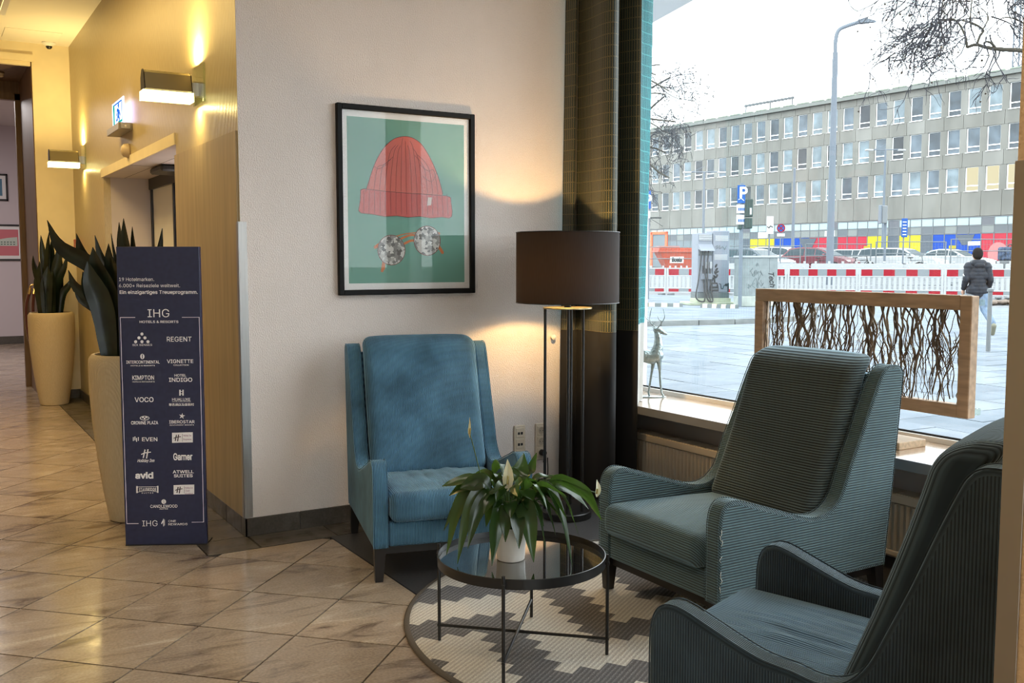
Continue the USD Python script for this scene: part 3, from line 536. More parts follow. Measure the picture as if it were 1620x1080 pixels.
shade_cloth = usdkit.material(stage, '/World/Looks/shade_cloth', {'tc': ('texture_coordinate', {}), 'mp': ('mapping', {'scale': (30, 30, 2)}), 'ns': ('noise_texture', {'scale': 9.0, 'detail': 4.0}), 'rp': ('rgb_ramp', {'ramp': [(.3, (.0035, .0035, .0045)), (.75, (.009, .009, .0105))]}), 'p': ('principled_bsdf', {'roughness': .85}), 't': ('translucent_bsdf', {'color': (.05, .030, .015)}), 'm': ('mix_closure', {'fac': .045})},
    [('tc.object', 'mp.vector'), ('mp.vector', 'ns.vector'), ('ns.fac', 'rp.fac'), ('rp.color', 'p.base_color'), ('p.BSDF', 'm.closure1'), ('t.BSDF', 'm.closure2')], surface='m.closure')
part(fp, 'shade', lathe([(.296, 1.262), (.298, 1.262), (.298, 1.664), (.296, 1.664)], 72), shade_cloth, smooth=50)
part(fp, 'shade_ring', [tube([(.298 * math.cos(a), .298 * math.sin(a), z) for a in np.linspace(0, 2 * math.pi, 49)], .0032, 6) for z in (1.262, 1.664)] + [tube([(.02 * math.cos(a), .02 * math.sin(a), 1.355), (.296 * math.cos(a), .296 * math.sin(a), 1.3)], .002, 5) for a in (0, 2.1, 4.2)], M['black'])
part(fp, 'bulb', trimesh.creation.icosphere(2, .028).apply_translation([0, 0, 1.375]), emit('bulb_glow', (1.0, .64, .27), 60.0), smooth=True)
sl = UsdLux.SphereLight.Define(stage, str(fp.GetPath()) + '/bulb_light'); sl.AddTranslateOp().Set(Gf.Vec3d(0, 0, 1.434)); sl.CreateRadiusAttr(.028); sl.CreateIntensityAttr(780.0); sl.CreateColorAttr(Gf.Vec3f(1.0, .62, .24))
part(fp, 'cord', tube(catmull([(LB[0] * .13, LB[1] * .13, .02), (-.05, .35, .008), (.12, .50, .008), (.21, .53, .1), (.218, .535, .235)], 8), .0035, 6), M['black'])

# ---------------------------------------------------------------- wall sockets, hook
beige = mat('beige_plastic', (.60, .52, .42), .4)
def sockets(x, label, kinds):
    s = thing('socket_strip', label, 'socket', (x, YB, 0)); n = len(kinds); z0 = .452 - .071 * n - .016
    part(s, 'cover_frame', rb(-.042, .042, -.012, 0, z0, .462, .005), beige)
    for i, kd in enumerate(kinds):
        z = .452 - .071 * i - .037
        ins = part(s, 'insert', rb(-.031, .031, -.016, -.010, z - .031, z + .031, .003), beige)
        if kd == 'd': part(ins, 'data_port', [bx(-.018, -.003, -.0175, -.015, z - .012, z + .004), bx(.003, .018, -.0175, -.015, z - .012, z + .004)], M['blackgap'])
        else:
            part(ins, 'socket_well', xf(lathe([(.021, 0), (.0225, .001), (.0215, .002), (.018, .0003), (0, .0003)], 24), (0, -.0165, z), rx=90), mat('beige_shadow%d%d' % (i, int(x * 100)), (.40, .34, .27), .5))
            part(ins, 'pin_hole', [xf(cyl((0, 0, 0), (0, 0, .0006), .003, 8), (e, -.0172, z), rx=90) for e in (-.0095, .0095)], M['blackgap'])
        if kd == 'p': part(s, 'plug', [xf(cyl((0, 0, 0), (0, 0, .034), .019, 20), (0, -.017, z), rx=90), tube([(0, -.045, z), (.0, -.05, z - .03), (.0, -.045, z - .06)], .006, 8)], M['blackgap'], label='black plug with cable')
    return s
sockets(3.225, 'beige two-gang data socket strip on the wall beside the blue armchair', 'dde')
sockets(3.385, 'beige three-gang power socket strip with a black plug behind the lamp rod', 'eep')
solo('wall_hook', [xf(cyl((0, 0, 0), (0, 0, .03), .009, 14), (3.468, YB, 1.013), rx=90), xf(lathe([(0, 0), (.016, 0), (.018, .004), (.012, .01), (0, .012)], 16), (3.468, YB - .028, 1.013), rx=90)], M['white'], 'small white round wall hook beside the curtain', 'hook', smooth=40)

# ---------------------------------------------------------------- framed poster
ph = thing('framed_poster', 'black framed print of a red knitted hat and round sunglasses on mint', 'picture', (2.4575, YB, 1.842)); w2, h2 = .4365, .5345
part(ph, 'frame', [rb(-w2, -w2 + .030, -.032, 0, -h2, h2, .003), rb(w2 - .030, w2, -.032, 0, -h2, h2, .003), rb(-w2 + .029, w2 - .029, -.032, 0, h2 - .030, h2, .003), rb(-w2 + .029, w2 - .029, -.032, 0, -h2, -h2 + .030, .003)], M['frame_black'])
flat = lambda n, c: mat(n, c, .75)
part(ph, 'mount', bx(-w2 + .02, w2 - .02, -.010, -.002, -h2 + .02, h2 - .02), flat('mount_white', (.90, .89, .89)))
part(ph, 'print_ground', bx(-.372, .372, -.0106, -.0099, -.468, .468), flat('mint_print', (.17, .39, .32)), label='mint green print ground')
def pt(u, v):  # from the print's own proportions, 0..1 right and up
    return (-.372 + .744 * u, -.468 + .936 * v)
hat = [pt(*q) for q in ((.145, .555), (.19, .66), (.235, .745), (.30, .825), (.375, .878), (.44, .898), (.50, .903), (.56, .892), (.62, .862), (.68, .80), (.73, .73), (.775, .645), (.805, .56))]
hat = catmull([(a, b, 0) for a, b in hat], 5)[:, :2]
ink = flat('ink_line', (.20, .07, .065)); red = flat('hat_red', (.68, .16, .13))
crown = Polygon(list(hat) + [pt(.80, .53), pt(.15, .53)])
brim = Polygon([pt(*q) for q in ((.105, .425), (.085, .44), (.10, .50), (.105, .565), (.13, .572), (.30, .562), (.5, .556), (.72, .552), (.84, .548), (.875, .54), (.89, .45), (.885, .42), (.86, .408), (.80, .414), (.70, .406), (.60, .414), (.50, .407), (.40, .414), (.30, .408), (.20, .42))])
part(ph, 'hat_crown', prism(crown, .0006, 'xz', -.0112), red, label='red knitted hat crown')
part(ph, 'hat_brim', prism(brim, .0008, 'xz', -.0116), flat('brim_red', (.62, .125, .115)), label='turned-up red brim')
lines = [LineString(list(brim.exterior.coords)).buffer(.0016), LineString(hat).buffer(.0015)]
for i in range(15):
    u = .165 + i * .046; top = .905 - .0 - 1.7 * abs(u - .475) ** 2 - .02 * (i % 3); xm = .475 + (u - .475) * .45
    lines.append(LineString(catmull([(*pt(u, .565), 0), (*pt(u + (.475 - u) * .12, .70), 0), (*pt(xm + (u - .475) * .25, top * .94), 0), (*pt(xm, top - .01), 0)], 6)[:, :2]).buffer(.0011).intersection(crown))
for i in range(17): lines.append(LineString([pt(.13 + i * .0445, .56), pt(.125 + i * .0455, .425)]).buffer(.0011))
part(ph, 'hat_lines', prism(unary_union(lines), .0004, 'xz', -.0121), ink, kind='stuff')
part(ph, 'hat_label', prism([pt(*q) for q in ((.675, .535), (.71, .535), (.70, .487), (.665, .482), (.668, .495))], .0004, 'xz', -.0121), flat('tag_pale', (.72, .62, .58)))
orange = flat('orange_ink', (.62, .20, .07))
gl = [LineString(catmull([(*pt(a, b), 0) for a, b in pts], 6)[:, :2]).buffer(wd) for pts, wd in (([(.22, .22), (.25, .235), (.30, .245)], .009), ([(.47, .245), (.52, .262), (.57, .262)], .007), ([(.44, .275), (.52, .297), (.60, .292)], .006), ([(.36, .28), (.48, .305), (.62, .315)], .003), ([(.72, .31), (.77, .31)], .007), ([(.29, .13), (.285, .09)], .010), ([(.285, .12), (.275, .075)], .008), ([(.77, .225), (.80, .19)], .009))]
part(ph, 'spectacle_frame', prism(unary_union(gl), .0006, 'xz', -.0114), orange, label='orange spectacle frame')
news = usdkit.material(stage, '/World/Looks/newsprint', {'tc': ('texture_coordinate', {}), 'v': ('voronoi_texture', {'scale': 55.0, 'metric': 'manhattan'}), 'rp': ('rgb_ramp', {'ramp': [(.2, (.12, .12, .12)), (.45, (.34, .34, .33)), (.6, (.62, .62, .60)), (.9, (.70, .70, .68))]}), 'p': ('principled_bsdf', {'roughness': .7})}, [('tc.object', 'v.vector'), ('v.color', 'rp.fac'), ('rp.color', 'p.base_color')], surface='p.BSDF')
for cx_, cy_ in ((.355, .203), (.665, .263)):
    c0 = Point(*pt(cx_, cy_)); disc = affinity.scale(c0.buffer(.086, 24), 1.0, 1.0)
    ln = part(ph, 'lens', prism(disc, .0006, 'xz', -.0118), news, label='round lens with grey collage print'); part(ln, 'lens_ring', prism(disc.exterior.buffer(.0018), .0004, 'xz', -.0122), ink)
part(ph, 'glass', bx(-w2 + .025, w2 - .025, -.0165, -.0150, -h2 + .025, h2 - .025), M['frameglass'])

# pictures in the far corridor
def small_picture(x, z, w, h, label, inner):
    p = thing('corridor_picture', label, 'picture', (x, 19.9, z))
    part(p, 'frame', [rb(-w, -w + .03, -.03, 0, -h, h, .003), rb(w - .03, w, -.03, 0, -h, h, .003), rb(-w, w, -.03, 0, h - .03, h, .003), rb(-w, w, -.03, 0, -h, -h + .03, .003)], M['black'])
    part(p, 'mount', bx(-w + .02, w - .02, -.012, -.002, -h + .02, h - .02), flat('mount%d' % int(z * 100), (.74, .74, .74)))
    part(p, 'print', bx(-w + .1, w - .09, -.0126, -.0118, -h + .09, h - .09), inner)
    return p
sp = small_picture(1.36, 1.835, .31, .325, 'lower corridor picture, pink print with a pale building sketch', flat('pink_print', (.55, .16, .19)))
part(sp, 'sketch', prism([(-.2, -.06), (.2, -.06), (.2, .1), (.05, .085), (-.2, .035)], .0008, 'xz', -.0136), flat('sketch_pale', (.50, .56, .50)))
part(sp, 'sketch_lines', [bx(-.17 + .05 * k, -.14 + .05 * k, -.0142, -.0136, z, z + .018) for k in range(7) for z in (-.04, 0)], flat('sketch_ink', (.12, .16, .14)), kind='stuff')
small_picture(1.14, 2.82, .30, .24, 'upper corridor picture with a blue print', flat('blue_print', (.09, .20, .30)))
# ---------------------------------------------------------------- curtain
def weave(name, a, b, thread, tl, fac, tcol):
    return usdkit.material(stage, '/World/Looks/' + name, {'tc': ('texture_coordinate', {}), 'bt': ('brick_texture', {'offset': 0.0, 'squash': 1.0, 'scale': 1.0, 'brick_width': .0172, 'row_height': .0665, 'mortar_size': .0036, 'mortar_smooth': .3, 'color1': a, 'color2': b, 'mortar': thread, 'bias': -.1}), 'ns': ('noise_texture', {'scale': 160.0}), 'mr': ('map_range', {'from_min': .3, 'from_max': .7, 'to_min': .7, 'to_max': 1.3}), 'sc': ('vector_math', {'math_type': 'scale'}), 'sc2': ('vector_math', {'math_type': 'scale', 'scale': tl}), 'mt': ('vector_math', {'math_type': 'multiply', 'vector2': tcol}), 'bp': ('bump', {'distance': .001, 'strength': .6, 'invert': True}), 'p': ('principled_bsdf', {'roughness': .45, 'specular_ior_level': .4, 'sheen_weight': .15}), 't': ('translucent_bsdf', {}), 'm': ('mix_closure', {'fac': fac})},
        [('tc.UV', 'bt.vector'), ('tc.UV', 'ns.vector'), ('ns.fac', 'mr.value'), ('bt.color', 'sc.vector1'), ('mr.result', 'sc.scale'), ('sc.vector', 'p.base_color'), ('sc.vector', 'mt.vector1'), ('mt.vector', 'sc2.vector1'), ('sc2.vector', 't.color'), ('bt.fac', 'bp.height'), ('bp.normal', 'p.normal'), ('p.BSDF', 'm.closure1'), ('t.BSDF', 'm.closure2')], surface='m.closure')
cloth_up = weave('curtain_weave', (.06, .10, .10), (.08, .125, .12), (.15, .20, .18), 4.4, .6, (.55, 1.5, 1.75))  # bright teal copy of the front cloth, window backlight put into its colour
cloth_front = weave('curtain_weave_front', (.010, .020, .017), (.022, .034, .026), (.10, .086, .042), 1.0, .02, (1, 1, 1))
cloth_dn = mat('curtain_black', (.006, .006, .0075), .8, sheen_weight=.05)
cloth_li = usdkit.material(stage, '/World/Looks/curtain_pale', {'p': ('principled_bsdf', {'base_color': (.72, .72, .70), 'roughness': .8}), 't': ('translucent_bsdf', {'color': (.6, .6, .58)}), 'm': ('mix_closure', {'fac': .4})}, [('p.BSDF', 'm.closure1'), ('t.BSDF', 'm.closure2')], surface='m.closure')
def sheet(path, z0, z1, nz=14, spread=None, thick=.0025):
    """closed double sheet along a plan path; path(z) -> n x 2 ; uv = (length, height)"""
    zs = np.linspace(z0, z1, nz); P = np.array([np.column_stack([path(z), np.full(len(path(z)), z)]) for z in zs])
    q = P[0, :, :2]; l = np.concatenate([[0], np.cumsum(np.linalg.norm(np.diff(q, axis=0), axis=1))]); uv = np.stack(np.broadcast_arrays(l[None, :], zs[:, None]), -1)
    t = np.gradient(P, axis=1); nrm = np.stack([t[..., 1], -t[..., 0], 0 * t[..., 0]], -1); nrm /= np.linalg.norm(nrm, axis=-1, keepdims=True) + 1e-9
    a, b = grid(P), grid(P - nrm * thick); b.invert(); m = trimesh.util.concatenate([a, b]); return m, np.vstack([uv.reshape(-1, 2)] * 2)
def front_path(z):
    k = (z - .02) / 3.1
    base = [(3.497 + .04 * k, 5.19), (3.52 + .035 * k, 5.10), (3.565 + .03 * k, 5.13), (3.595 + .02 * k, 5.14), (3.595 + .015 * k, 5.0), (3.585 + .01 * k, 4.87), (3.615, 4.805), (3.665, 4.81), (3.70, 4.87), (3.715, 4.97), (3.742, 5.03), (3.785, 4.98), (3.815, 4.90), (3.838, 4.855), (3.858, 4.836), (3.868, 4.85)]
    return catmull([(a, b, 0) for a, b in base], 8)[:, :2]
def side_path(z):
    y = np.interp(z, [.62, 1.2, 2.0, 3.1], [SIDE[3], SIDE[2], SIDE[1], SIDE[0]])
    return catmull([(3.869, 4.852, 0), (3.93, 4.91, 0), (3.99, y - .03, 0), (4.05, y, 0), (4.055, y + .04, 0)], 8)[:, :2]
SIDE = (4.958, 4.98, 5.009, 5.02)
cu = thing('curtain', 'long gathered curtain, woven green-gold above and black below, in the window corner', 'curtain', (0, 0, 0))
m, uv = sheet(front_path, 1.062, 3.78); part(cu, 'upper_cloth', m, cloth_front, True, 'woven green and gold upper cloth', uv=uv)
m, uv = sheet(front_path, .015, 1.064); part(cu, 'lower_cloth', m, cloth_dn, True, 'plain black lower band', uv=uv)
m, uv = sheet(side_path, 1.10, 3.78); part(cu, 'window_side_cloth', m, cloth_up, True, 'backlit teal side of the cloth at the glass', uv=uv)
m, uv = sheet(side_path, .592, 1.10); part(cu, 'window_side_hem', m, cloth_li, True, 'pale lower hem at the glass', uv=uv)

# ---------------------------------------------------------------- deer on the sill
dr = thing('deer_figurine', 'silver standing deer figurine with thin antlers on the window sill', 'figurine', (4.195, 5.115, .585), math.degrees(-YAW))
silver = mat('hammered_silver', (.33, .40, .41), .3, noise=(30, .3), bump=(60, .004), metallic=.75)
D = lambda r, z, b=0.0: np.array([r, b, z])
parts_ = [chain([(D(-.085, .285), .042), (D(-.05, .283), .046), (D(.0, .268), .045), (D(.038, .285), .046)]), chain([(D(.035, .30), .042), (D(.048, .345), .033), (D(.045, .395), .024), (D(.038, .44), .020)]), chain([(D(.030, .455), .020), (D(.055, .452), .019), (D(.085, .434), .012), (D(.100, .428), .008)]),
          chain([(D(.05, .26, -.016), .020), (D(.058, .17, -.016), .0085), (D(.062, .10, -.017), .0085), (D(.070, .03, -.018), .006), (D(.082, .012, -.018), .007)]), chain([(D(.02, .255, .016), .019), (D(.008, .17, .016), .0085), (D(-.002, .10, .016), .0080), (D(-.014, .03, .016), .006), (D(-.008, .012, .016), .007)]),
          chain([(D(-.085, .27, -.02), .028), (D(-.092, .19, -.02), .013), (D(-.118, .13, -.02), .008), (D(-.092, .03, -.02), .006), (D(-.084, .012, -.02), .007)]), chain([(D(-.09, .27, .02), .028), (D(-.10, .19, .02), .013), (D(-.128, .13, .02), .008), (D(-.118, .03, .02), .006), (D(-.11, .012, .02), .007)]),
          chain([(D(-.115, .30), .010), (D(-.132, .285), .006)]), chain([(D(.030, .46, -.008), .006), (D(.008, .472, -.03), .003)]), chain([(D(.030, .46, .008), .006), (D(.010, .475, .03), .003)])]
part(dr, 'body', smoothed(parts_, .008, 5), silver, smooth=True)
for s in (-1, 1):
    pts = [D(.036, .463, s * .008), D(.03 + (.03 if s < 0 else -.03), .50, s * .03), D(.045 + (.035 if s < 0 else -.05), .545, s * .045), D(.05 + (.02 if s < 0 else -.045), .60, s * .04)]
    a = tube(catmull(pts, 6), np.linspace(.0045, .0016, 19), 6); q = catmull(pts, 6)
    t1 = tube([q[8], q[8] + D(-.025, .012, 0), q[8] + D(-.034, .035, 0)], [.003, .0025, .0012], 5); t2 = tube([q[4], q[4] + D(.02, .022, 0)], [.003, .0012], 5)
    part(dr, 'antler', [a, t1, t2], silver, smooth=True)
part(dr, 'base', lathe([(0, 0), (.06, 0), (.061, .003), (.058, .006), (0, .006)], 40).apply_transform(np.diag([1.95, .62, 1, 1])).apply_translation([-.012, 0, 0]), silver)

# ---------------------------------------------------------------- branch screen and wood block
raw = mat('raw_spruce', (.40, .27, .17), .6, noise=(3, .22, 6), mapscale=(12, 2, 12))
sc = thing('branch_screen', 'rustic wooden frame filled with twisted upright twigs, mounted at the window glass', 'screen', (4.30, 3.54, .745)); hw, hh = .705, .592
part(sc, 'top_rail', rb(-.028, .03, -hw + .0635, hw - .0, hh - .072, hh, .003), raw); part(sc, 'bottom_rail', rb(-.028, .03, -hw + .06, hw - .06, 0, .062, .003), raw)
part(sc, 'post', rb(-.03, .03, -hw, -hw + .062, 0, hh - .002, .004), raw); part(sc, 'post', rb(-.03, .03, hw - .062, hw, 0, hh - .072, .004), raw)
part(sc, 'mounting_bracket', [bx(.028, .0915, -hw + .012, -hw + .032, z, z + .03) for z in (.01, hh - .05)] + [bx(.028, .0915, hw - .032, hw - .012, z, z + .03) for z in (.01, hh - .05)], M['glassclear'])
rs = np.random.default_rng(11); bark = [mat('twig_bark%d' % i, c, .8, noise=(30, .3)) for i, c in enumerate(((.10, .07, .05), (.16, .12, .085), (.22, .17, .12)))]
def twig(y, z0, z1, r, amp, up=True):
    n = 9; f = np.linspace(0, 1, n); z = z0 + (z1 - z0) * f; yy = y + np.cumsum(rs.normal(0, amp, n)); xx = np.cumsum(rs.normal(0, amp * .25, n)); yy = np.clip(yy, -hw + .07, hw - .07); xx = np.clip(xx - xx.mean(), -.022, .022)
    p = catmull(np.column_stack([xx, yy, z]), 3); return p, np.linspace(r, r * .45, len(p)) * (1 + .22 * rs.normal(0, 1, len(p)).clip(-1, 1.6))
for k in range(78):
    y = -hw + .08 + (2 * hw - .16) * ((k + rs.uniform(-.4, .4)) / 77); r = rs.choice([.0035, .0045, .006, .0085], p=[.3, .35, .23, .12]); down = rs.random() < .5
    p, rad = twig(y, hh - .07, rs.uniform(.02, .10), r, .016); ms = [tube(p, rad, 6)]
    for _ in range(rs.integers(2, 5)):
        i = rs.integers(4, len(p) - 4); n = 7; f = np.linspace(0, 1, n)[1:]; L = rs.uniform(.07, .2); dy = rs.choice([-1, 1]) * rs.uniform(.15, .6); dz = rs.choice([-1, -1, 1])
        q = np.vstack([p[i], p[i] + np.column_stack([rs.normal(0, .004, n - 1), dy * L * f + rs.normal(0, .005, n - 1), dz * L * f])]); q[:, 2] = np.clip(q[:, 2], .04, hh - .07); q[:, 1] = np.clip(q[:, 1], -hw + .065, hw - .065); q[:, 0] = np.clip(q[:, 0], -.024, .024)
        ms.append(tube(catmull(q, 2), np.linspace(rad[i] * .7, .0012, 2 * n - 1), 5))
    part(sc, 'branch', ms, bark[rs.integers(0, 3)], smooth=True)
solo('wood_block', rb(4.03, 4.235, 3.03, 3.30, .585, .622, .003), mat('block_wood', (.60, .44, .29), .55, noise=(4, .18, 5), mapscale=(16, 3, 16)), 'pale rectangular wood block lying on the sill behind the grey-teal armchair', 'wood block')

# ---------------------------------------------------------------- wall lamps
olive = mat('satin_olive_metal', (.33, .30, .20), .28, metallic=.9)
frost = usdkit.material(stage, '/World/Looks/lamp_tray', {'p': ('principled_bsdf', {'base_color': (.85, .85, .62), 'roughness': .3, 'transmission_weight': .35, 'emission_color': (1.0, .90, .48), 'emission_strength': .9})}, [], surface='p.BSDF')
def wall_lamp(y, label):
    s = thing('wall_lamp', label, 'wall lamp', (XH, y, 2.43), group=None)
    part(s, 'wall_plate', rb(-.012, -.001, -.10, .16, .0, .225, .002), M['glassclear'], label='clear glass wall plate')
    part(s, 'arm', bx(-.06, -.012, .015, .085, .045, .12), M['steel'])
    body = [(-.012, .040), (.012, .135), (.03, .150), (.065, .150), (.09, .11), (.09, .045), (.06, .034)]
    part(s, 'housing', prism([(a - .01, b + .02) for a, b in body], .26, 'yz', -.32), olive, smooth=20)
    part(s, 'end_cap', [prism([(a - .012, b + .018) for a, b in [(-.014, .040), (.010, .138), (.03, .156), (.066, .156), (.1, .112), (.1, .040)]], .004, 'yz', x) for x in (-.326, -.060)], M['black'])
    part(s, 'tray', [bx(-.335, -.05, -.028, -.022, .0, .052), bx(-.335, -.05, -.028, .085, .0, .006), bx(-.335, -.329, -.028, .085, .0, .052), bx(-.056, -.05, -.028, .085, .0, .052)], frost, label='glowing frosted glass tray')
    part(s, 'lamp_tube', tube([(-.31, .0, .026), (-.07, .0, .026)], .012, 12), emit('tube_glow_%d' % int(y * 10), (1.0, .93, .62), 7.0), smooth=True)
    for nm, z, rx, I in (('up_light', .235, 180, 1300), ('down_light', -.012, 0, 200)):
        l = UsdLux.DiskLight.Define(stage, '%s/%s' % (s.GetPath(), nm)); l.AddTranslateOp().Set(Gf.Vec3d(-.055, .05, z)); l.AddRotateXYZOp().Set(Gf.Vec3f(rx, 0, 0)); l.CreateRadiusAttr(.030); l.CreateIntensityAttr(float(I)); l.CreateColorAttr(Gf.Vec3f(1.0, .74, .28))
wall_lamp(5.985, 'nearer of the two lit metal and glass wall lamps on the hall wall')
wall_lamp(10.72, 'farther of the two lit metal and glass wall lamps, near the hall end')

# exit sign on the hall wall
ex = thing('exit_sign', 'small backlit escape route sign on a grey bracket high on the hall wall', 'sign', (XH, 8.42, 2.52))
grey = mat('grey_plastic', (.30, .28, .26), .4)
part(ex, 'housing', rb(-.105, -.0, -.27, .27, -.0, .055, .004), grey); part(ex, 'housing_cap', rb(-.09, -.02, -.285, -.27, .008, .046, .002), M['steel']); part(ex, 'screw', xf(cyl((0, 0, 0), (0, 0, .004), .008, 8), (-.055, -.285, .027), rx=90), M['white'])
part(ex, 'panel', rb(-.062, -.05, -.25, .25, .05, .26, .003), emit('sign_white', (.62, .74, 1.0), 1.5), label='glowing white sign panel')
blue = emit('sign_blue', (.02, .12, .55), 1.0); green = emit('sign_green', (.01, .30, .26), 1.0)
def on_sign(poly): return prism([(-y, z) for y, z in poly], .0015, 'yz', -.0635)
part(ex, 'field', [on_sign([(-.19, .07), (-.19, .24), (-.14, .24), (-.14, .07)]), on_sign([(.02, .075), (.02, .09), (.2, .09), (.2, .075)])], green, kind='stuff')
part(ex, 'running_figure', [on_sign([(.02, .215), (.05, .24), (.08, .215), (.05, .19)]), on_sign([(-.02, .19), (.02, .195), (.09, .17), (.12, .13), (.105, .12), (.075, .15), (.055, .145), (.09, .10), (.07, .07), (.05, .078), (.06, .1), (.02, .125), (-.02, .10), (-.06, .098), (-.06, .112), (-.025, .118), (.015, .17), (-.015, .17), (-.04, .14), (-.052, .147)]), on_sign([(-.14, .23), (-.14, .24), (.2, .24), (.2, .23)]), on_sign([(.19, .09), (.19, .24), (.2, .24), (.2, .09)])], blue, kind='stuff')
el = UsdLux.RectLight.Define(stage, str(ex.GetPath()) + '/sign_light'); el.AddTranslateOp().Set(Gf.Vec3d(-.045, -.05, .16)); el.AddRotateXYZOp().Set(Gf.Vec3f(0, -90, 0)); el.CreateWidthAttr(.16); el.CreateHeightAttr(.4); el.CreateIntensityAttr(2.0); el.CreateColorAttr(Gf.Vec3f(.5, .35, 1.0))
solo('wall_detector', xf(lathe([(0, 0), (.052, 0), (.058, .012), (.05, .045), (.03, .062), (0, .066)], 32), (XH, 8.31, 2.375), ry=-90), mat('cream_plastic', (.58, .46, .30), .4), 'round cream detector under the escape sign on the hall wall', 'detector', smooth=40)
ca = thing('dome_camera', 'small white dome camera with a dark eye on the hall ceiling', 'camera', (1.272, 11.47, CEIL))
part(ca, 'housing', lathe([(0, -.0), (.068, 0), (.07, -.012), (.055, -.026), (.04, -.032), (.034, -.04), (0, -.04)], 32), M['white'], smooth=40); part(ca, 'lens_dome', lathe([(.032, -.04), (.028, -.055), (.018, -.066), (0, -.07)], 24), M['black'], smooth=True)
sd = thing('smoke_detector', 'round smoke detector on the dark passage ceiling past the hall opening', 'smoke detector', (.86, 12.4, 3.59)); part(sd, 'base', lathe([(0, 0), (.055, 0), (.055, -.014), (0, -.014)], 24), M['brownwood'], smooth=40); part(sd, 'head', lathe([(0, -.014), (.046, -.014), (.04, -.05), (0, -.055)], 24), M['cream'], smooth=40)
fs = thing('fire_call_point', 'small red plate on the hall wall behind the snake plants', 'sign', (XH, 11.41, 1.635)); part(fs, 'plate', rb(-.03, 0, -.12, .12, -.10, .10, .004), mat('signal_red', (.50, .02, .025), .4)); part(fs, 'symbol', [bx(-.0315, -.029, -.06, -.02, -.06, .05), bx(-.0315, -.029, .01, .06, -.05, .0)], mat('sign_pale_red', (.75, .45, .42), .5), kind='stuff')
rp = thing('rope_barrier', 'dark red velvet rope hanging from a brass hook at the passage jamb', 'rope', (1.095, 12.05, 1.22)); velvet = mat('red_velvet', (.075, .008, .010), .7, sheen_weight=.6)
part(rp, 'hook', [tube(catmull([(0, 0, .02), (-.03, 0, .015), (-.045, 0, -.01), (-.03, 0, -.03)], 5), .008, 8), xf(lathe([(0, 0), (.022, 0), (.02, .008), (0, .01)], 16), (-.002, 0, .02), ry=-90)], M['brass'])
for k, x in enumerate((-.055, -.012)):
    part(rp, 'rope', tube(catmull([(x, -.05 * k, -.075), (x - .035 + .02 * k, -.05 * k, -.25), (x - .025 + .01 * k, -.05 * k, -.52), (x + .015 - .01 * k, -.05 * k, -.70), (x + .03 - .02 * k, -.02, -.74)], 8), .018, 10), velvet, smooth=True); part(rp, 'rope_end', cyl((x, -.05 * k, -.085), (x + .012, -.03 * k, -.02), .021, 12, .016), M['brass'])

# ---------------------------------------------------------------- planters
sand = stripes('planter_weave', (.50, .40, .255), (.62, .51, .34), (14, 14, 3), .09, .7)
def planter(name, label, loc, leaves, seed):
    rs = np.random.default_rng(seed); p = thing('planter', label, 'planter', loc)
    part(p, 'pot', lathe([(0, 0), (.128, 0), (.138, .004), (.142, .02), (.168, .18), (.194, .38), (.214, .58), (.224, .76), (.225, .90), (.222, .945), (.205, .968), (.188, .968), (.184, .93), (.184, .90), (0, .90)], 56), sand, smooth=35)
    part(p, 'soil', lathe([(0, .915), (.184, .912)], 24), M['soil'])
    R = np.array([math.cos(YAW), -math.sin(YAW), 0]); B = np.array([math.sin(YAW), math.cos(YAW), 0])
    for (r0, b0), (r1, b1, z1), wd, *m in leaves:
        b = R * r0 + B * b0 + np.array([0, 0, .89]); t = R * r1 + B * b1 + np.array([0, 0, z1]); lean = math.hypot(r1 - r0, b1 - b0); md = b * .55 + t * .45 + (R * (r0 - r1) * .22) + np.array([0, 0, .02 + .30 * lean])
        part(p, 'leaf', blade([b, md, b * .2 + t * .8 + np.array([0, 0, .012]), t], [wd * .7, wd * 1.1, wd * 1.3, wd * 1.28, wd * 1.0, wd * .55, .0015], .32, .05, up=tuple(-B + R * rs.uniform(-.6, .6)), across=5, ph=rs.uniform(0, 6)), m[0] if m else M['snake'], smooth=True)
yel = leafy('yellow_leaf', (.16, .22, .02), (.30, .36, .05))
planter('planter', 'farther sand-coloured tapered planter with upright snake plant at the hall end', (1.17, 11.24, 0), [((-.06, 0), (-.165, 0, 1.56), .042), ((-.04, .05), (-.075, .0, 1.77), .030), ((-.02, -.03), (.01, 0, 1.80), .036), ((.0, .03), (.015, .05, 1.74), .034), ((.03, 0), (.125, 0, 1.72), .036), ((.02, .07), (.10, .05, 1.60), .04), ((.06, -.02), (.19, 0, 1.56), .03), ((.08, .02), (.20, .05, 1.32), .03), ((-.08, -.05), (-.13, -.04, 1.35), .03), ((.0, -.09), (.03, -.1, 1.45), .045), ((-.03, -.08), (-.05, -.1, 1.50), .045), ((.06, -.08), (.08, -.1, 1.40), .04), ((-.06, .08), (-.09, .1, 1.5), .035), ((.05, .1), (.07, .1, 1.62), .035)], 3)
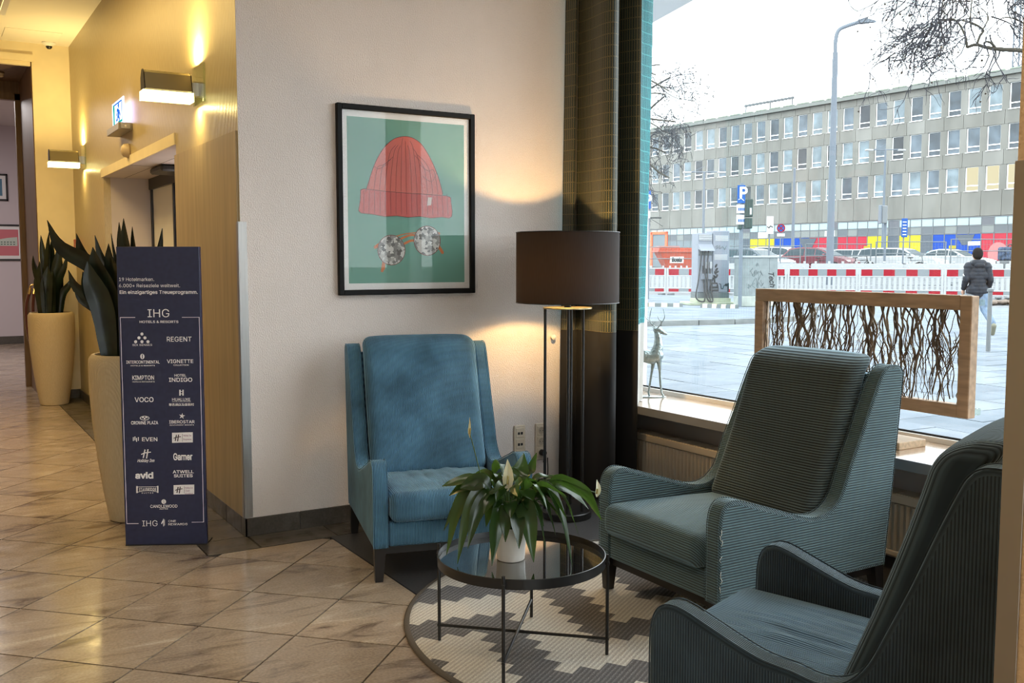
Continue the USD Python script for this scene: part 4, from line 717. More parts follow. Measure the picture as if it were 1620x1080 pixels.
planter('planter', 'nearer sand-coloured tapered planter with spreading snake plant behind the dark blue sign', (1.03, 5.985, 0), [((-.05, 0), (-.44, -.02, 1.735), .040), ((-.04, -.05), (-.285, 0, 1.66), .040), ((-.02, .04), (-.20, .05, 1.65), .022), ((.0, .05), (-.105, .05, 1.66), .011), ((.02, .02), (-.045, .02, 1.725), .032), ((.04, .0), (-.01, .0, 1.745), .034), ((.05, .06), (.015, .06, 1.70), .024), ((.09, .0), (.20, .03, 1.69), .02), ((-.10, .0), (-.33, -.02, 1.45), .030), ((-.12, .03), (-.31, .0, 1.36), .020), ((-.09, -.06), (-.23, -.06, 1.44), .036), ((-.03, -.09), (-.15, -.1, 1.58), .052), ((.02, -.09), (-.06, -.1, 1.60), .055), ((.06, -.08), (.0, -.08, 1.50), .05), ((.07, .06), (.10, .06, 1.55), .045), ((-.07, -.1), (-.17, -.13, 1.50), .05), ((.1, -.04), (.12, -.04, 1.45), .04), ((.0, .10), (-.09, .12, 1.55), .032, yel)], 8)
# ---------------------------------------------------------------- sign totem
sg = thing('sign_totem', 'dark blue free-standing info panel with white lettering in front of the planter', 'sign', (1.063, 5.2915, 0), -28.15)
navy = mat('navy_print', (.022, .028, .080), .42, noise=(40, .12)); SH = 1.575; SW = .211
part(sg, 'panel', rb(-SW, SW, 0, .035, .0, SH, .002), navy); part(sg, 'foot', rb(-SW - .001, SW + .001, -.002, .12, 0, .006, .001), M['black'])
letter = mat('print_white', (.90, .89, .92), .6); lilac = mat('print_lilac', (.78, .72, .86), .6)
def sp_(x, y):
    l, r = 12 + 30 * (y - 25) / 1020, 290 + 22 * (y - 25) / 1020; return (-SW + 2 * SW * (x - l) / (r - l), SH * (1 - (y - 25) / 1020.0))
U = SH / 1020.0
def line(txt, x0, x1, yc, h, bold=0, font='sans', slant=0.0, m=None, name='lettering'):
    a, b = sp_(x0, yc), sp_(x1, yc); hh_ = h * U
    q = text_poly(txt, hh_, int(round(bold * .5)), font, b[0] - a[0], slant); mnx, mny, mxx, mxy = q.bounds
    part(sg, name, prism(affinity.translate(q, a[0] - mnx, a[1] - hh_ / 2), .0005, 'xz', -.0006), m or letter, kind='stuff')
def shape(name, polys, m=None, d=.0005): part(sg, name, [prism(q, d, 'xz', -d - .0001) for q in polys], m or letter, kind='stuff')
def dot(x, y, rx, ry=None): p = sp_(x, y); return affinity.scale(Point(*p).buffer(1, 12), rx * U, (ry or rx) * U)
def poly(pts): return Polygon([sp_(*p) for p in pts]).buffer(0)
def stroke(pts, wd): return LineString([sp_(*p) for p in pts]).buffer(wd * U / 2, cap_style=2)
for a in (('19 Hotelmarken.', 22, 142, 134, 11.5), ('6.000+ Reiseziele weltweit.', 22, 228, 155, 11.5), ('Ein einzigartiges Treueprogramm.', 24, 288, 177, 11.5, 5), ('IHG', 117, 194, 248, 27, 1), ('HOTELS & RESORTS', 90, 222, 277, 8, 3), ('SIX SENSES', 66, 133, 355, 7), ('REGENT', 181, 267, 336, 16, 2), ('INTERCONTINENTAL', 45, 158, 413, 10, 3), ('HOTELS & RESORTS', 60, 142, 425, 4.5, 2), ('VIGNETTE', 181, 271, 411, 12, 4), ('COLLECTION', 203, 255, 424, 4.5, 3),
          ('KIMPTON', 65, 141, 466, 14, 5), ('HOTELS & RESTAURANTS', 66, 141, 480, 4, 2), ('HOTEL', 206, 247, 459, 8, 3), ('INDIGO', 187, 268, 474, 13.5, 5), ('VOCO', 73, 138, 541, 16, 4), ('HUALUXE', 198, 261, 541, 9, 3), ('HOTELS AND RESORTS', 198, 261, 549, 2.5, 2), ('CROWNE PLAZA', 61, 152, 620, 11, 4), ('IBEROSTAR', 188, 274, 618, 10, 4), ('BEACHFRONT RESORTS', 190, 272, 629, 4, 2), ('EVEN', 97, 152, 677, 13, 5), ('Garner', 201, 267, 738, 22, 8), ('avid', 74, 138, 801, 20, 10), ('ATWELL', 199, 271, 790, 10, 6), ('SUITES', 203, 268, 804, 10, 6), ('STAYBRIDGE', 86, 145, 850, 9.5, 4), ('S U I T E S', 95, 135, 862, 3.8, 4), ('CANDLEWOOD', 124, 216, 909, 10, 5), ('SUITES', 155, 184, 918, 4.5, 4), ('IHG', 97, 151, 968, 20, 1), ('ONE', 184, 211, 961, 7.5, 2), ('REWARDS', 184, 250, 972, 7.5, 2)): line(*a)
line('華邑酒店及度假村', 187, 272, 559, 7.5, 2, 'cjk'); line('Holiday Inn', 81, 139, 750, 10, 6, 'sans', .25)
shape('border_line', [stroke([(76, 262), (26, 262), (46, 968), (85, 968)], 2.2), stroke([(232, 262), (290, 262), (302, 966), (262, 966)], 2.2)], lilac)
shape('emblem', [dot(x, y, 5.2) for x, y in ((98, 318), (88, 331), (108, 331), (77, 344), (98, 344), (118, 344))]); shape('emblem', [dot(99, 394, 7, 9).difference(stroke([(99, 387), (99, 401)], 3))])
shape('emblem', [poly([(222, 508), (227, 508), (227, 528), (222, 528)]), poly([(232, 508), (237, 508), (237, 528), (232, 528)]), stroke([(222, 514), (237, 514)], 2), stroke([(222, 522), (237, 522)], 2)])
shape('emblem', [dot(106, 604, 16, 7.5).difference(dot(106, 604, 13.5, 5.5)), stroke([(97, 604), (101, 600), (106, 607), (111, 600), (115, 604)], 3)])
shape('emblem', [Polygon([sp_(231 + (11 if k % 2 == 0 else 4.2) * math.sin(k * math.pi / 5 + .15), 598 - (11 if k % 2 == 0 else 4.2) * math.cos(k * math.pi / 5 + .15)) for k in range(10)])])
shape('emblem', [stroke([(68 + 5.6 * k, 669 + dy), (68 + 5.6 * k, 682 + dy)], 3.4) for k, dy in enumerate((0, -2, 3, 0))])
def hmark(x, y, s, m=None, d=.0005): shape('emblem', [stroke([(x - 7 * s, y + 15 * s), (x - 1 * s, y - 14 * s)], 4.4 * s), stroke([(x + 4 * s, y + 17 * s), (x + 9 * s, y - 15 * s)], 4.4 * s), stroke([(x - 14 * s, y + 3 * s), (x - 4 * s, y - 2 * s), (x + 19 * s, y - 5 * s)], 3.4 * s)], m, d)
hmark(108, 726, 1.0)
for x0, x1, y0, y1, tx in ((197, 267, 655, 690, ('Holiday Inn', 'Express')), (202, 271, 836, 869, ('Holiday Inn', 'Club', 'Vacations'))):
    shape('logo_plate', [poly([(x0, y0), (x1, y0 - 1), (x1, y1 - 1), (x0, y1)])]); inkd = mat('logo_ink_%d' % y0, (.06, .035, .05), .6); hmark(x0 + 16, (y0 + y1) / 2, .72, inkd, .0009)
    shape('logo_rule', [stroke([(x0 + 35, y0 + 4), (x0 + 35, y1 - 4)], .7)], inkd, .0009); pk = mat('logo_pink_%d' % y0, (.36, .16, .30), .6)
    for i, t in enumerate(tx):
        a, b = sp_(x0 + 38, 0)[0], sp_(x1 - 3, 0)[0]; yy = y0 + 10 + i * (10 if len(tx) == 3 else 13); q0, q1 = sp_(x0 + 38, yy), sp_(x1 - (4 if i != 1 or len(tx) == 2 else 14), yy); q = text_poly(t, 6 * U, 0, 'sans', q1[0] - q0[0]); part(sg, 'lettering', prism(affinity.translate(q, q0[0] - q.bounds[0], q0[1] - 3 * U), .0009, 'xz', -.001), pk, kind='stuff')
shape('emblem', [stroke([(80, 838), (80, 862)], 5), stroke([(149, 838), (149, 862)], 5), stroke([(80, 841), (149, 841)], 1.6), stroke([(82, 859), (100, 855), (115, 854), (130, 855), (147, 859)], 1.8)])
shape('emblem', [dot(169, 893, 8).difference(poly([(166, 888), (171, 891), (168, 893), (173, 898), (167, 895), (170, 893)]))])
shape('emblem', [stroke([(168, 979), (168, 953)], 3), stroke([(172, 976), (172, 956)], 1.6), poly([(160, 968), (167, 955), (167, 964), (162, 972)])])
# ================================================================ the street
plain_mat = mat
def mat(name, color, rough=.5, **kw):
    kw.setdefault('specular_ior_level', .12); return plain_mat(name, color, rough, **kw)   # weathered, matt street surfaces
GN = np.array([.78, .626]) / math.hypot(.78, .626)
def gz(x, y):
    s = np.asarray(x) * GN[0] + np.asarray(y) * GN[1]; f = np.clip((s - 44) / 12, 0, 1); return .78 * f * f * (3 - 2 * f)
M['pave'] = mat('wet_paving', (.155, .178, .205), .75, noise=(1.1, .2, 5), specular_ior_level=.0, bump=(6, .004, 4))
M['pave2'] = mat('paving_slab', (.17, .193, .222), .6, noise=(2.0, .12, 5), specular_ior_level=.0, bump=(18, .0025, 3))
M['asphalt'] = mat('asphalt', (0.120, 0.128, 0.136), .7, noise=(2, .15, 5))
M['concrete'] = mat('kerb_concrete', (0.160, 0.172, 0.172), .75, noise=(4, .15))
xs, ys = np.concatenate([[-300, -120, -40, -10], np.linspace(4.56, 60, 60), [80, 140, 320]]), np.concatenate([[-220, -90, -40], np.linspace(-25, 80, 60), [140, 260, 420]])
Xg, Yg = np.meshgrid(xs, ys, indexing='ij'); gd = structure('street_ground', 'wet grey street and parking ground outside the window', 'ground')
part(gd, 'asphalt', grid(np.stack([Xg, Yg, gz(Xg, Yg) - .05], -1)), M['asphalt'], smooth=True)
pv = structure('pavement', 'pale bluish paving slabs of the square in front of the window', 'pavement')
isl = [(3, 22.5), (8, 19.6), (11.5, 18.3), (14.28, 17.7), (17.37, 17.19), (19.5, 17.6), (21.2, 18.8), (22.6, 20.4), (25.5, 21.5), (30, 25.5), (24.5, 34.5), (10, 33)]
island = Polygon(catmull([(a, b, 0) for a, b in isl[1:9]], 6)[:, :2].tolist() + isl[9:] + isl[:1])
square = sbox(4.56, -14, 30, 30).difference(island.buffer(.13)).intersection(Polygon([(4.5, -14), (30, -14), (36, 8), (36, 22), (26, 34), (4.5, 34)]))
slabs = []; ca_, sa_ = math.cos(math.radians(-4)), math.sin(math.radians(-4))
for i in range(-30, 60):
    for j in range(-40, 40):
        wx, wy = .62, .93; off = (i % 2) * .46; q = sbox(i * wx + .006, j * wy + off + .006, (i + 1) * wx - .006, (j + 1) * wy + off - .006); q = affinity.rotate(q, -4, origin=(0, 0)); c = q.centroid
        if q.intersects(square):
            q = q.intersection(square)
            for g in getattr(q, 'geoms', [q]):
                if g.geom_type == 'Polygon' and g.area > .01: slabs.append((math.hypot(c.x, c.y) + (0 if in_view(c.x, c.y) else 1000), g))
slabs.sort(key=lambda t: t[0]); rs = np.random.default_rng(5)
def slab(g, d=0): return prism(g, .05, 'xy', -.05 + d)
mats_p = [M['pave2'], mat('paving_slab_b', (.152, .174, .20), .55, noise=(2.0, .14, 5), specular_ior_level=.0, bump=(18, .0025, 3)), mat('paving_slab_c', (.185, .208, .236), .65, noise=(2.0, .12, 5), specular_ior_level=.0, bump=(18, .0025, 3))]
for d, g in slabs[:285]: part(pv, 'slab', slab(g, rs.uniform(-.004, .003)), mats_p[rs.integers(0, 3)])
part(pv, 'distant_slabs', [slab(g) for d, g in slabs[285:]], M['pave2'], kind='stuff')
il = structure('traffic_island', 'raised paved island with a pale curved kerb', 'pavement')
part(il, 'island_paving', prism(island, .15, 'xy', -.045), M['pave'])
kp = catmull([(a, b, 0) for a, b in isl[1:9]], 8)[:, :2]; acc = np.concatenate([[0], np.cumsum(np.linalg.norm(np.diff(kp, axis=0), axis=1))])
for k in range(int(acc[-1] / 1.0)):
    s = np.linspace(k * 1.0 + .01, k * 1.0 + .985, 4); q = np.column_stack([np.interp(s, acc, kp[:, 0]), np.interp(s, acc, kp[:, 1])]); part(il, 'kerbstone', prism(LineString(q).buffer(.07, cap_style=2), .16, 'xy', -.04), M['concrete'])
# canopy over the window
cn = structure('street_canopy', 'pale flat canopy over the street window outside', 'canopy'); part(cn, 'soffit', prism([(4.53, 5.2), (4.53, 12), (7.2, 12), (5.6, 5.9)], .15, 'xy', 3.72), M['white']); part(cn, 'canopy_lamp', lathe([(0, 3.70), (.08, 3.70), (.09, 3.72), (0, 3.72)], 24, (4.98, 6.35)), M['steel'])

# ---------------------------------------------------------------- long office building
AZ = math.radians(-2.3); FD = np.array([math.sin(AZ), math.cos(AZ), 0.0]); FN = np.array([FD[1], -FD[0], 0.0]); P0 = np.array([77.93, 49.83, 0.0])
bd = thing('office_building', 'long grey concrete office block with three window rows and coloured ground floor panels', 'building', P0, -math.degrees(AZ))
# local frame: +y along the facade (away), +x into the building, facade at x = 0
conc = mat('facade_concrete', (0.180, 0.178, 0.164), .8, noise=(.55, .16, 6), mapscale=(1, 1, .35)); conc2 = mat('facade_concrete_pale', (0.212, 0.210, 0.196), .8, noise=(.6, .12, 6), mapscale=(1, 1, .35))
wfr = mat('window_white', (0.640, 0.656, 0.656), .4); pane_m = []
for i, (c, r) in enumerate((((.055, .07, .085), .12), ((.09, .115, .14), .15), ((.15, .19, .215), .2), ((.035, .042, .05), .1))): pane_m.append(mat('office_pane%d' % i, c, r, noise=(.9, .35, 4), specular_ior_level=.3))
lit = emit('lit_office', (.62, .56, .38), 1.0)
SP, N0, N1 = 1.842, -6, 27; T0 = .50 - SP / 2  # window k centre at T0 + SP*(k+.5)
rows = ((7.50, 9.58), (10.82, 12.91), (14.10, 16.25)); rs = np.random.default_rng(8)
yA, yB = T0 + N0 * SP, T0 + N1 * SP
for k in range(N0, N1):
    y0 = T0 + k * SP; c = y0 + SP / 2
    for z0, z1 in ((5.35, 7.50), (9.58, 10.82), (12.91, 14.10), (16.25, 16.9)): part(bd, 'spandrel_panel', rb(0, .25, y0 + .012, y0 + SP - .012, z0, z1 - .012, .015), conc if rs.random() < .8 else conc2)
    for z0, z1 in rows:
        part(bd, 'pier', rb(.02, .25, y0 - .31, y0 + .31, z0 - .012, z1, .01), conc2 if (k + int(z0)) % 4 == 0 else conc)
        wq = part(bd, 'window', [bx(.10, .16, c - .615, c + .615, z0, z0 + .07), bx(.10, .16, c - .615, c + .615, z1 - .05, z1), bx(.10, .16, c - .615, c - .56, z0, z1), bx(.10, .17, c + .50, c + .615, z0, z1), bx(.09, .16, c - .615, c + .615, z0 + .42, z0 + .53), bx(-.05, .16, c - .66, c + .66, z0 - .05, z0)], wfr)
        mt_ = lit if (z0 < 8 and k in (-1, 0, 1)) else pane_m[rs.choice([0, 1, 2, 3], p=[.25, .3, .3, .15])]
        part(wq.GetPrim() if hasattr(wq, 'GetPrim') else wq, 'pane', bx(.13, .14, c - .59, c + .59, z0 + .05, z1 - .03), mt_)
part(bd, 'body', [bx(.24, 14, yA, yB, 5.3, 16.95), bx(1.2, 14, yA, yB, .5, 5.3)], conc2)
part(bd, 'eaves', [bx(-.35, .4, yA, yB, 16.9, 17.12), bx(-.35, 14, yA, yB, 17.12, 17.25)], mat('eaves_grey', (.18, .19, .18), .7)); part(bd, 'roof_edge', [rb(-.38, -.1, yA + q * 1.84, yA + q * 1.84 + 1.4, 17.25, 17.36, .02) for q in range(N1 - N0)], mat('copper_green', (.22, .26, .21), .7))
part(bd, 'chimney', [bx(3, 4, 29, 30.4, 17.2, 17.7), bx(3, 3.8, 19.5, 20.3, 17.2, 18.0), bx(2.5, 3.2, 15.8, 16.6, 17.2, 18.1)], conc)
part(bd, 'roof_rig', [bx(2.5, 2.7, 24.2, 31.0, 18.55, 18.75), bx(2.55, 2.62, 24.3, 24.4, 17.2, 18.6), bx(2.55, 2.62, 27.3, 27.4, 17.2, 18.6), bx(2.55, 2.62, 30.8, 30.9, 17.2, 18.6)], M['asphalt'])
# ground floor: light band, grey band, coloured panels on a 1.14 m grid
sky_p = mat('band_glass', (.25, .375, .41), .1, specular_ior_level=.6); grey_p = mat('band_grey', (.12, .132, .145), .4); greyb_p = mat('band_grey_pale', (.19, .205, .20), .4); dark_p = mat('band_dark', (.12, .125, .14), .4)
colm = {'r': mat('panel_red', (.36, .035, .055), .45), 'b': mat('panel_blue', (.014, .06, .31), .45), 'y': mat('panel_yellow', (.50, .43, .03), .45), 'd': mat('panel_slate', (.09, .105, .125), .4), 'p': mat('panel_pink', (.46, .17, .17), .45), 'g': mat('panel_glassgrey', (.16, .19, .21), .3), 'o': mat('portal_concrete', (.36, .35, .32), .8)}
G = 1.14; cols = 'rrrrbbbbdyydyyrrrdrrbbbbyyydgggggggggggoooo'; y = -3.3
part(bd, 'mullion_rail', [bx(-.02, .1, yA, yB, z - .05, z + .05) for z in (5.28, 4.58, 3.90)] + [bx(-.02, .1, -3.3 + i * G - .045, -3.3 + i * G + .045, .8, 5.28) for i in range(len(cols) + 1)], mat('mullion_grey', (.14, .15, .16), .5))
for i, ch in enumerate(cols):
    a, b = y + i * G + .05, y + (i + 1) * G - .05
    part(bd, 'band_panel', bx(0, .08, a, b, 4.63, 5.23), colm['o'] if ch == 'o' else dark_p if i in (3, 11, 17, 27) else sky_p)
    part(bd, 'band_panel', bx(0, .08, a, b, 3.95, 4.53), colm['o'] if ch == 'o' else (greyb_p if i % 3 == 0 or i in (17, 18, 19, 20, 21) else grey_p))
    part(bd, 'ground_panel', bx(0, .08, a, b, .75, 3.85), colm[ch])
def deco(pts, m): part(bd, 'panel_figure', prism([(a, b) for a, b in pts], .02, 'yz', -.025), m)
deco([(.0 + 1.14 * 3.2, 3.8), (1.14 * 1.6, 3.8), (1.14 * 2.0, 2.9), (1.14 * 2.6, 2.9)], colm['d']); deco([(-.3 + .9 * math.cos(t), 2.1 + 1.0 * math.sin(t)) for t in np.linspace(-.5, 3.64, 14)], colm['p']); deco([(6.2, 1.2), (7.6, 1.2), (6.2, 2.4)], mat('panel_cyan', (.08, .40, .62), .45)); deco([(20.8, 3.8), (18.6, 3.8), (19.3, 2.6), (20.2, 2.6)], colm['d'])
part(bd, 'notice', [bx(-.03, -.01, a, b, z0, z1) for a, b, z0, z1 in ((1.3, 2.4, 2.85, 3.2), (16.4, 17.6, 3.95, 4.5), (25.0, 26.3, 3.95, 4.55))], mat('notice_white', (.78, .78, .74), .5))
part(bd, 'portal', [bx(-.15, .1, 43.0, 43.35, .8, 5.0), bx(-.15, .1, 40.4, 40.75, .8, 5.0), bx(-.15, .1, 40.4, 43.35, 4.7, 5.0)], mat('portal_orange', (.75, .16, .08), .5), label='orange portal frame'); part(bd, 'portal_void', bx(-.05, 0, 40.75, 43.0, .8, 4.7), colm['g'])
# ---------------------------------------------------------------- construction barriers
red_s = mat('signal_film_red', (.24, .012, .022), .4); grey_s = mat('signal_film_grey', (.17, .19, .205), .4); white_p = mat('barrier_white', (.33, .345, .36), .5)
def barrier(p, q, label, h=1.2, seed=0):
    p, q = np.array(p), np.array(q); L = np.linalg.norm(q - p); c = (p + q) / 2; rz = math.degrees(math.atan2(*(q - p)[::-1])); b = thing('barrier', label, 'barrier', (c[0], c[1], 0.11), rz, group=None); h -= .1
    part(b, 'frame', [rb(-L / 2, L / 2, -.025, .025, z, z + .05, .008) for z in (h - .05, h - .36, .20, .02)] + [rb(s * (L / 2) - .04, s * (L / 2) + .04, -.03, .03, .0, h, .008) for s in (-1, 1)], white_p)
    n = max(3, int(round((L - .12) / .44)) | 1); w = (L - .12) / n
    for i in range(n): part(b, 'warning_stripe', bx(-L / 2 + .06 + i * w, -L / 2 + .06 + (i + 1) * w - .004, -.02, .02, h - .31, h - .05), red_s if i % 2 == 0 else grey_s)
    for i in range(n): part(b, 'lower_stripe', bx(-L / 2 + .06 + i * w, -L / 2 + .06 + (i + 1) * w - .004, -.018, .018, .07, .20), red_s if i % 2 == 0 else grey_s)
    m = max(4, int(round(L / .2)))
    for i in range(m): x = -L / 2 + .06 + (L - .12) * (i + .5) / m; part(b, 'slat', bx(x - .055, x + .055, -.015, .015, .25, h - .36), white_p)
    part(b, 'knob', [rb(-L / 2 + .1 + (L - .2) * i / 5 - .04, -L / 2 + .1 + (L - .2) * i / 5 + .04, -.02, .02, h, h + .09, .01) for i in range(6)], white_p)
    part(b, 'foot', [rb(s * (L / 2 - .15) - .09, s * (L / 2 - .15) + .09, -.4, .4, -.10, .0, .02) for s in (-1, 1)], M['asphalt']); return b
bn = ((26.0, 35.3), (27.85, 32.98), (28.8, 31.8), (31.0, 29.0), (32.76, 26.82), (34.76, 24.33), (36.7, 21.95), (38.6, 19.6))
for (p, q), lb in zip(zip(bn, bn[1:]), ('farthest red and white barrier, left of the orange skip end', 'red and white barrier below the orange skip', 'red and white barrier between charging column and grey cabinet', 'red and white barrier just right of the grey cabinet', 'red and white barrier left of the walking man', 'red and white barrier behind the walking man', 'red and white barrier at the right edge of the window')):
    v = np.array(q) - np.array(p); u = v / np.linalg.norm(v) * .05; barrier(np.array(p) + u, np.array(q) - u, lb)
def rear_barrier(p, q, label):
    p, q = np.array(p), np.array(q); L = np.linalg.norm(q - p); c = (p + q) / 2; b = thing('rear_barrier', label, 'barrier', (c[0], c[1], gz(*c) - .02), math.degrees(math.atan2(*(q - p)[::-1])))
    part(b, 'board', [rb(-L / 2, L / 2, -.02, .02, .95, 1.42, .01), rb(-L / 2, L / 2, -.02, .02, .3, .5, .01)], white_p)
    part(b, 'leg', [rb(s * L / 2 - .04, s * L / 2 + .04, -.03, .03, 0, 1.4, .01) for s in (-1, 1)], white_p); part(b, 'foot', [rb(s * (L / 2 - .1) - .08, s * (L / 2 - .1) + .08, -.35, .35, 0, .06, .01) for s in (-1, 1)], M['asphalt'])
    for i in range(7): x = -L / 2 + .15 + (L - .3) * i / 6; part(b, 'knob', rb(x - .05, x + .05, -.018, .018, 1.42, 1.52, .01), white_p)
rb_n = tuple((a - 1.0, b - .8) for a, b in ((31.4, 33.0), (33.8, 30.2), (36.2, 27.3), (38.6, 24.4), (41, 21.5)))
for (p, q), lb in zip(zip(rb_n, rb_n[1:]), ('white rear barrier boards behind the grey cabinet', 'white rear barrier boards behind the street lamp', 'white rear barrier boards in front of the white estate car', 'white rear barrier boards in front of the white taxi')):
    v = np.array(q) - np.array(p); u = v / np.linalg.norm(v) * .08; rear_barrier(np.array(p) + u, np.array(q) - u, lb)
# mesh fence panels
galv = mat('galvanised', (.14, .155, .165), .6)
def fence(p, q, label, h=2.15):
    p, q = np.array(p), np.array(q); L = np.linalg.norm(q - p); c = (p + q) / 2; b = thing('fence_panel', label, 'fence', (c[0], c[1], gz(*c)), math.degrees(math.atan2(*(q - p)[::-1])))
    part(b, 'frame', [cyl((s * L / 2, 0, .05), (s * L / 2, 0, h), .03, 8) for s in (-1, 1)] + [cyl((-L / 2, 0, z), (L / 2, 0, z), .02, 8) for z in (h - .02, .15, h - .55)], galv)
    part(b, 'wire_mesh', [bx(-L / 2 + .15 * i, -L / 2 + .15 * i + .006, -.003, .003, .15, h) for i in range(1, int(L / .15))] + [bx(-L / 2, L / 2, -.003, .003, z, z + .006) for z in np.arange(.4, h, .3)], galv, kind='stuff')
    part(b, 'foot', [rb(s * (L / 2 - .1) - .1, s * (L / 2 - .1) + .1, -.16, .16, -.02, .1, .02) for s in (-1, 1)], M['asphalt'])
fn = ((28.2, 35.6), (31.7, 33.4), (34.73, 31.57), (37.5, 29.9), (40.43, 28.12), (43.6, 26.2))
for (p, q), lb in zip(zip(fn, fn[1:]), ('wire mesh fence panel behind the orange skip end', 'wire mesh fence panel behind the parking sign pole', 'wire mesh fence panel behind the tall street lamp', 'wire mesh fence panel in front of the white estate car', 'wire mesh fence panel in front of the white taxi')):
    v = np.array(q) - np.array(p); u = v / np.linalg.norm(v) * .12; fence(np.array(p) + u, np.array(q) - u, lb)

# ---------------------------------------------------------------- cars
rubber = mat('tyre', (.015, .015, .016), .8); alloy = mat('alloy', (.5, .5, .5), .3, metallic=.8); autoglass = mat('car_glass', (.045, .062, .072), .3, specular_ior_level=.12); lampred = mat('tail_red', (.45, .02, .02), .3); lampw = mat('head_lamp', (.75, .78, .8), .2)
def car(label, x, y, rz, paint, kind='estate', taxi=False, extra=None, L=4.65):
    """front towards local +x; body from a side outline, greenhouse narrower"""
    c = thing('car', label, 'car', (x, y, gz(x, y)), rz); h = L / 2; W = .88
    top = {'estate': [(-.96, .92), (-.88, 1.42), (-.70, 1.47), (.02, 1.46), (.20, 1.38), (.50, .98)], 'sedan': [(-.70, .98), (-.42, 1.36), (-.22, 1.45), (.02, 1.44), (.18, 1.34), (.50, .98)], 'hatch': [(-.92, .95), (-.70, 1.42), (-.45, 1.50), (.05, 1.48), (.22, 1.38), (.58, .98)], 'suv': [(-.95, 1.0), (-.88, 1.56), (-.7, 1.64), (.05, 1.63), (.25, 1.52), (.5, 1.08)]}[kind]
    low = [(-.985, .35), (-1, .60), (-.985, .90 if kind != 'sedan' else .98), (-.94, .97), top[0], top[-1], (.62, .96), (.88, .84), (.975, .70), (1.0, .45), (.97, .26), (-.97, .26)]
    B = np.array(low); B[:, 0] *= h; wheels = [Point(s * h * .60, .32).buffer(.37, 12) for s in (-1, 1)]; body = Polygon(B).buffer(0)
    for wv in wheels: body = body.difference(wv)
    bm = prism(body, 2 * W, 'xz', -W); part(c, 'body', bm, paint, smooth=25)
    T = np.array(top); T[:, 0] *= h; R = T.copy(); ms = []
    n = len(T); V = [];  # tapered cabin
    cz = (T[:, 1] - .95) / .55
    for s in (-1, 1): V += [(a, s * (W - .04 - .20 * max(0, z)), b) for (a, b), z in zip(T, cz)]
    part(c, 'cabin', trimesh.convex.convex_hull(np.array(V)), paint, smooth=25)
    def gl(a0, a1): return a0
    poly_ = Polygon(T).buffer(-.075)
    for s in (-1, 1):
        for wx0, wx1 in ((T[:, 0].min(), -.32 * h + .1), (-.32 * h + .16, .02 * h + .02), (.02 * h + .08, T[:, 0].max())):
            q = poly_.intersection(sbox(wx0, .97, wx1, 2))
            if q.is_empty: continue
            g = prism(q, .02, 'xz', 0); v = g.vertices.copy(); v[:, 1] = s * (W - .035 - .20 * np.clip((v[:, 2] - .95) / .55, 0, 2)) + (v[:, 1] - .01) * 1.0; part(c, 'side_window', trimesh.Trimesh(v, g.faces, process=False), autoglass)
    def screen(p, q, name):
        d = np.array([q[0] - p[0], 0, q[1] - p[1]]); nrm = np.array([-d[2], 0, d[0]]); nrm = nrm / np.linalg.norm(nrm) * .012 * (1 if nrm[0] * (p[0]) > 0 else -1); a0, a1 = .10, .92; pts = []
        for f in (a0, a1):
            X, Z = p[0] + d[0] * f, p[1] + d[2] * f; wv = W - .10 - .20 * max(0, (Z - .95) / .55)
            for s in (-1, 1):
                for e in (-1, 1): pts.append((X + nrm[0] * e, s * wv, Z + nrm[2] * e))
        part(c, name, trimesh.convex.convex_hull(np.array(pts)), autoglass)
    screen(T[-1], T[-2], 'windscreen'); screen(T[0], T[1], 'rear_screen')
    for s in (-1, 1):
        for e in (-1, 1):
            part(c, 'wheel', cyl((s * h * .60, e * (W - .20), .32), (s * h * .60, e * (W - .0), .32), .32, 20), rubber); part(c, 'rim', cyl((s * h * .60, e * (W - .0), .32), (s * h * .60, e * (W + .012), .32), .21, 12), alloy)
        part(c, 'mirror', rb(.30 * h, .30 * h + .12, s * (W + .0) - .09 + .09 * s, s * (W + .0) + .09 + .09 * s, 1.0, 1.13, .03), paint)
        part(c, 'tail_lamp', rb(-h * .985 - .01, -h * .93, s * (W - .18) - .16, s * (W - .14) + .16, .72, .92, .02), lampred); part(c, 'head_lamp', rb(h * .90, h * .975, s * (W - .22) - .16, s * (W - .22) + .2, .64, .78, .02), lampw)
    part(c, 'plate', [bx(-h - .012, -h + .02, -.26, .26, .55, .66), bx(h - .02, h + .012, -.26, .26, .40, .51)], mat('number_plate_%d' % len(used), (.72, .70, .55), .4))
    if taxi:
        part(c, 'taxi_sign', rb(-.12, .12, -.26, .26, 1.46, 1.66, .04), emit('taxi_yellow_%d' % len(used), (.85, .75, .12), .75), label='yellow roof sign'); part(c, 'emblem', [prism([(-.2, .55), (.05, .62), (-.05, .78), (-.2, .8)], .012, 'xz', s * (W + .001) - .006) for s in (-1, 1)], lampred)
    return c
cw = mat('car_white', (.34, .355, .365), .25, coat_weight=.5); cg = mat('car_graphite', (.09, .11, .13), .25, coat_weight=.5); cr_ = mat('car_maroon', (.15, .05, .06), .3, coat_weight=.5); csil = mat('car_silver', (.42, .45, .46), .3, metallic=.4)
FZ = -90 - 2.3 + 180 * 0   # along the street, front towards the right of the photo
FZ = math.degrees(math.atan2(-FD[1], -FD[0]))
car('white estate car in the row behind the barriers, left of the walking man', 47.0, 35.6, FZ + 12, cw, 'estate', extra=1)
car('white taxi saloon with yellow roof sign, left of the walking man', 53.0, 36.6, FZ + 10, cw, 'sedan', True)
car('white taxi with yellow roof sign half hidden right of the street lamp', 50.8, 41.0, FZ + 14, cw, 'estate', True)
car('maroon hatchback behind the tall street lamp', 43.2, 38.1, FZ + 16, cr_, 'hatch', L=4.1)
car('white sport utility car left of the tall street lamp', 46.9, 44.1, FZ + 10, cw, 'suv', L=4.3)
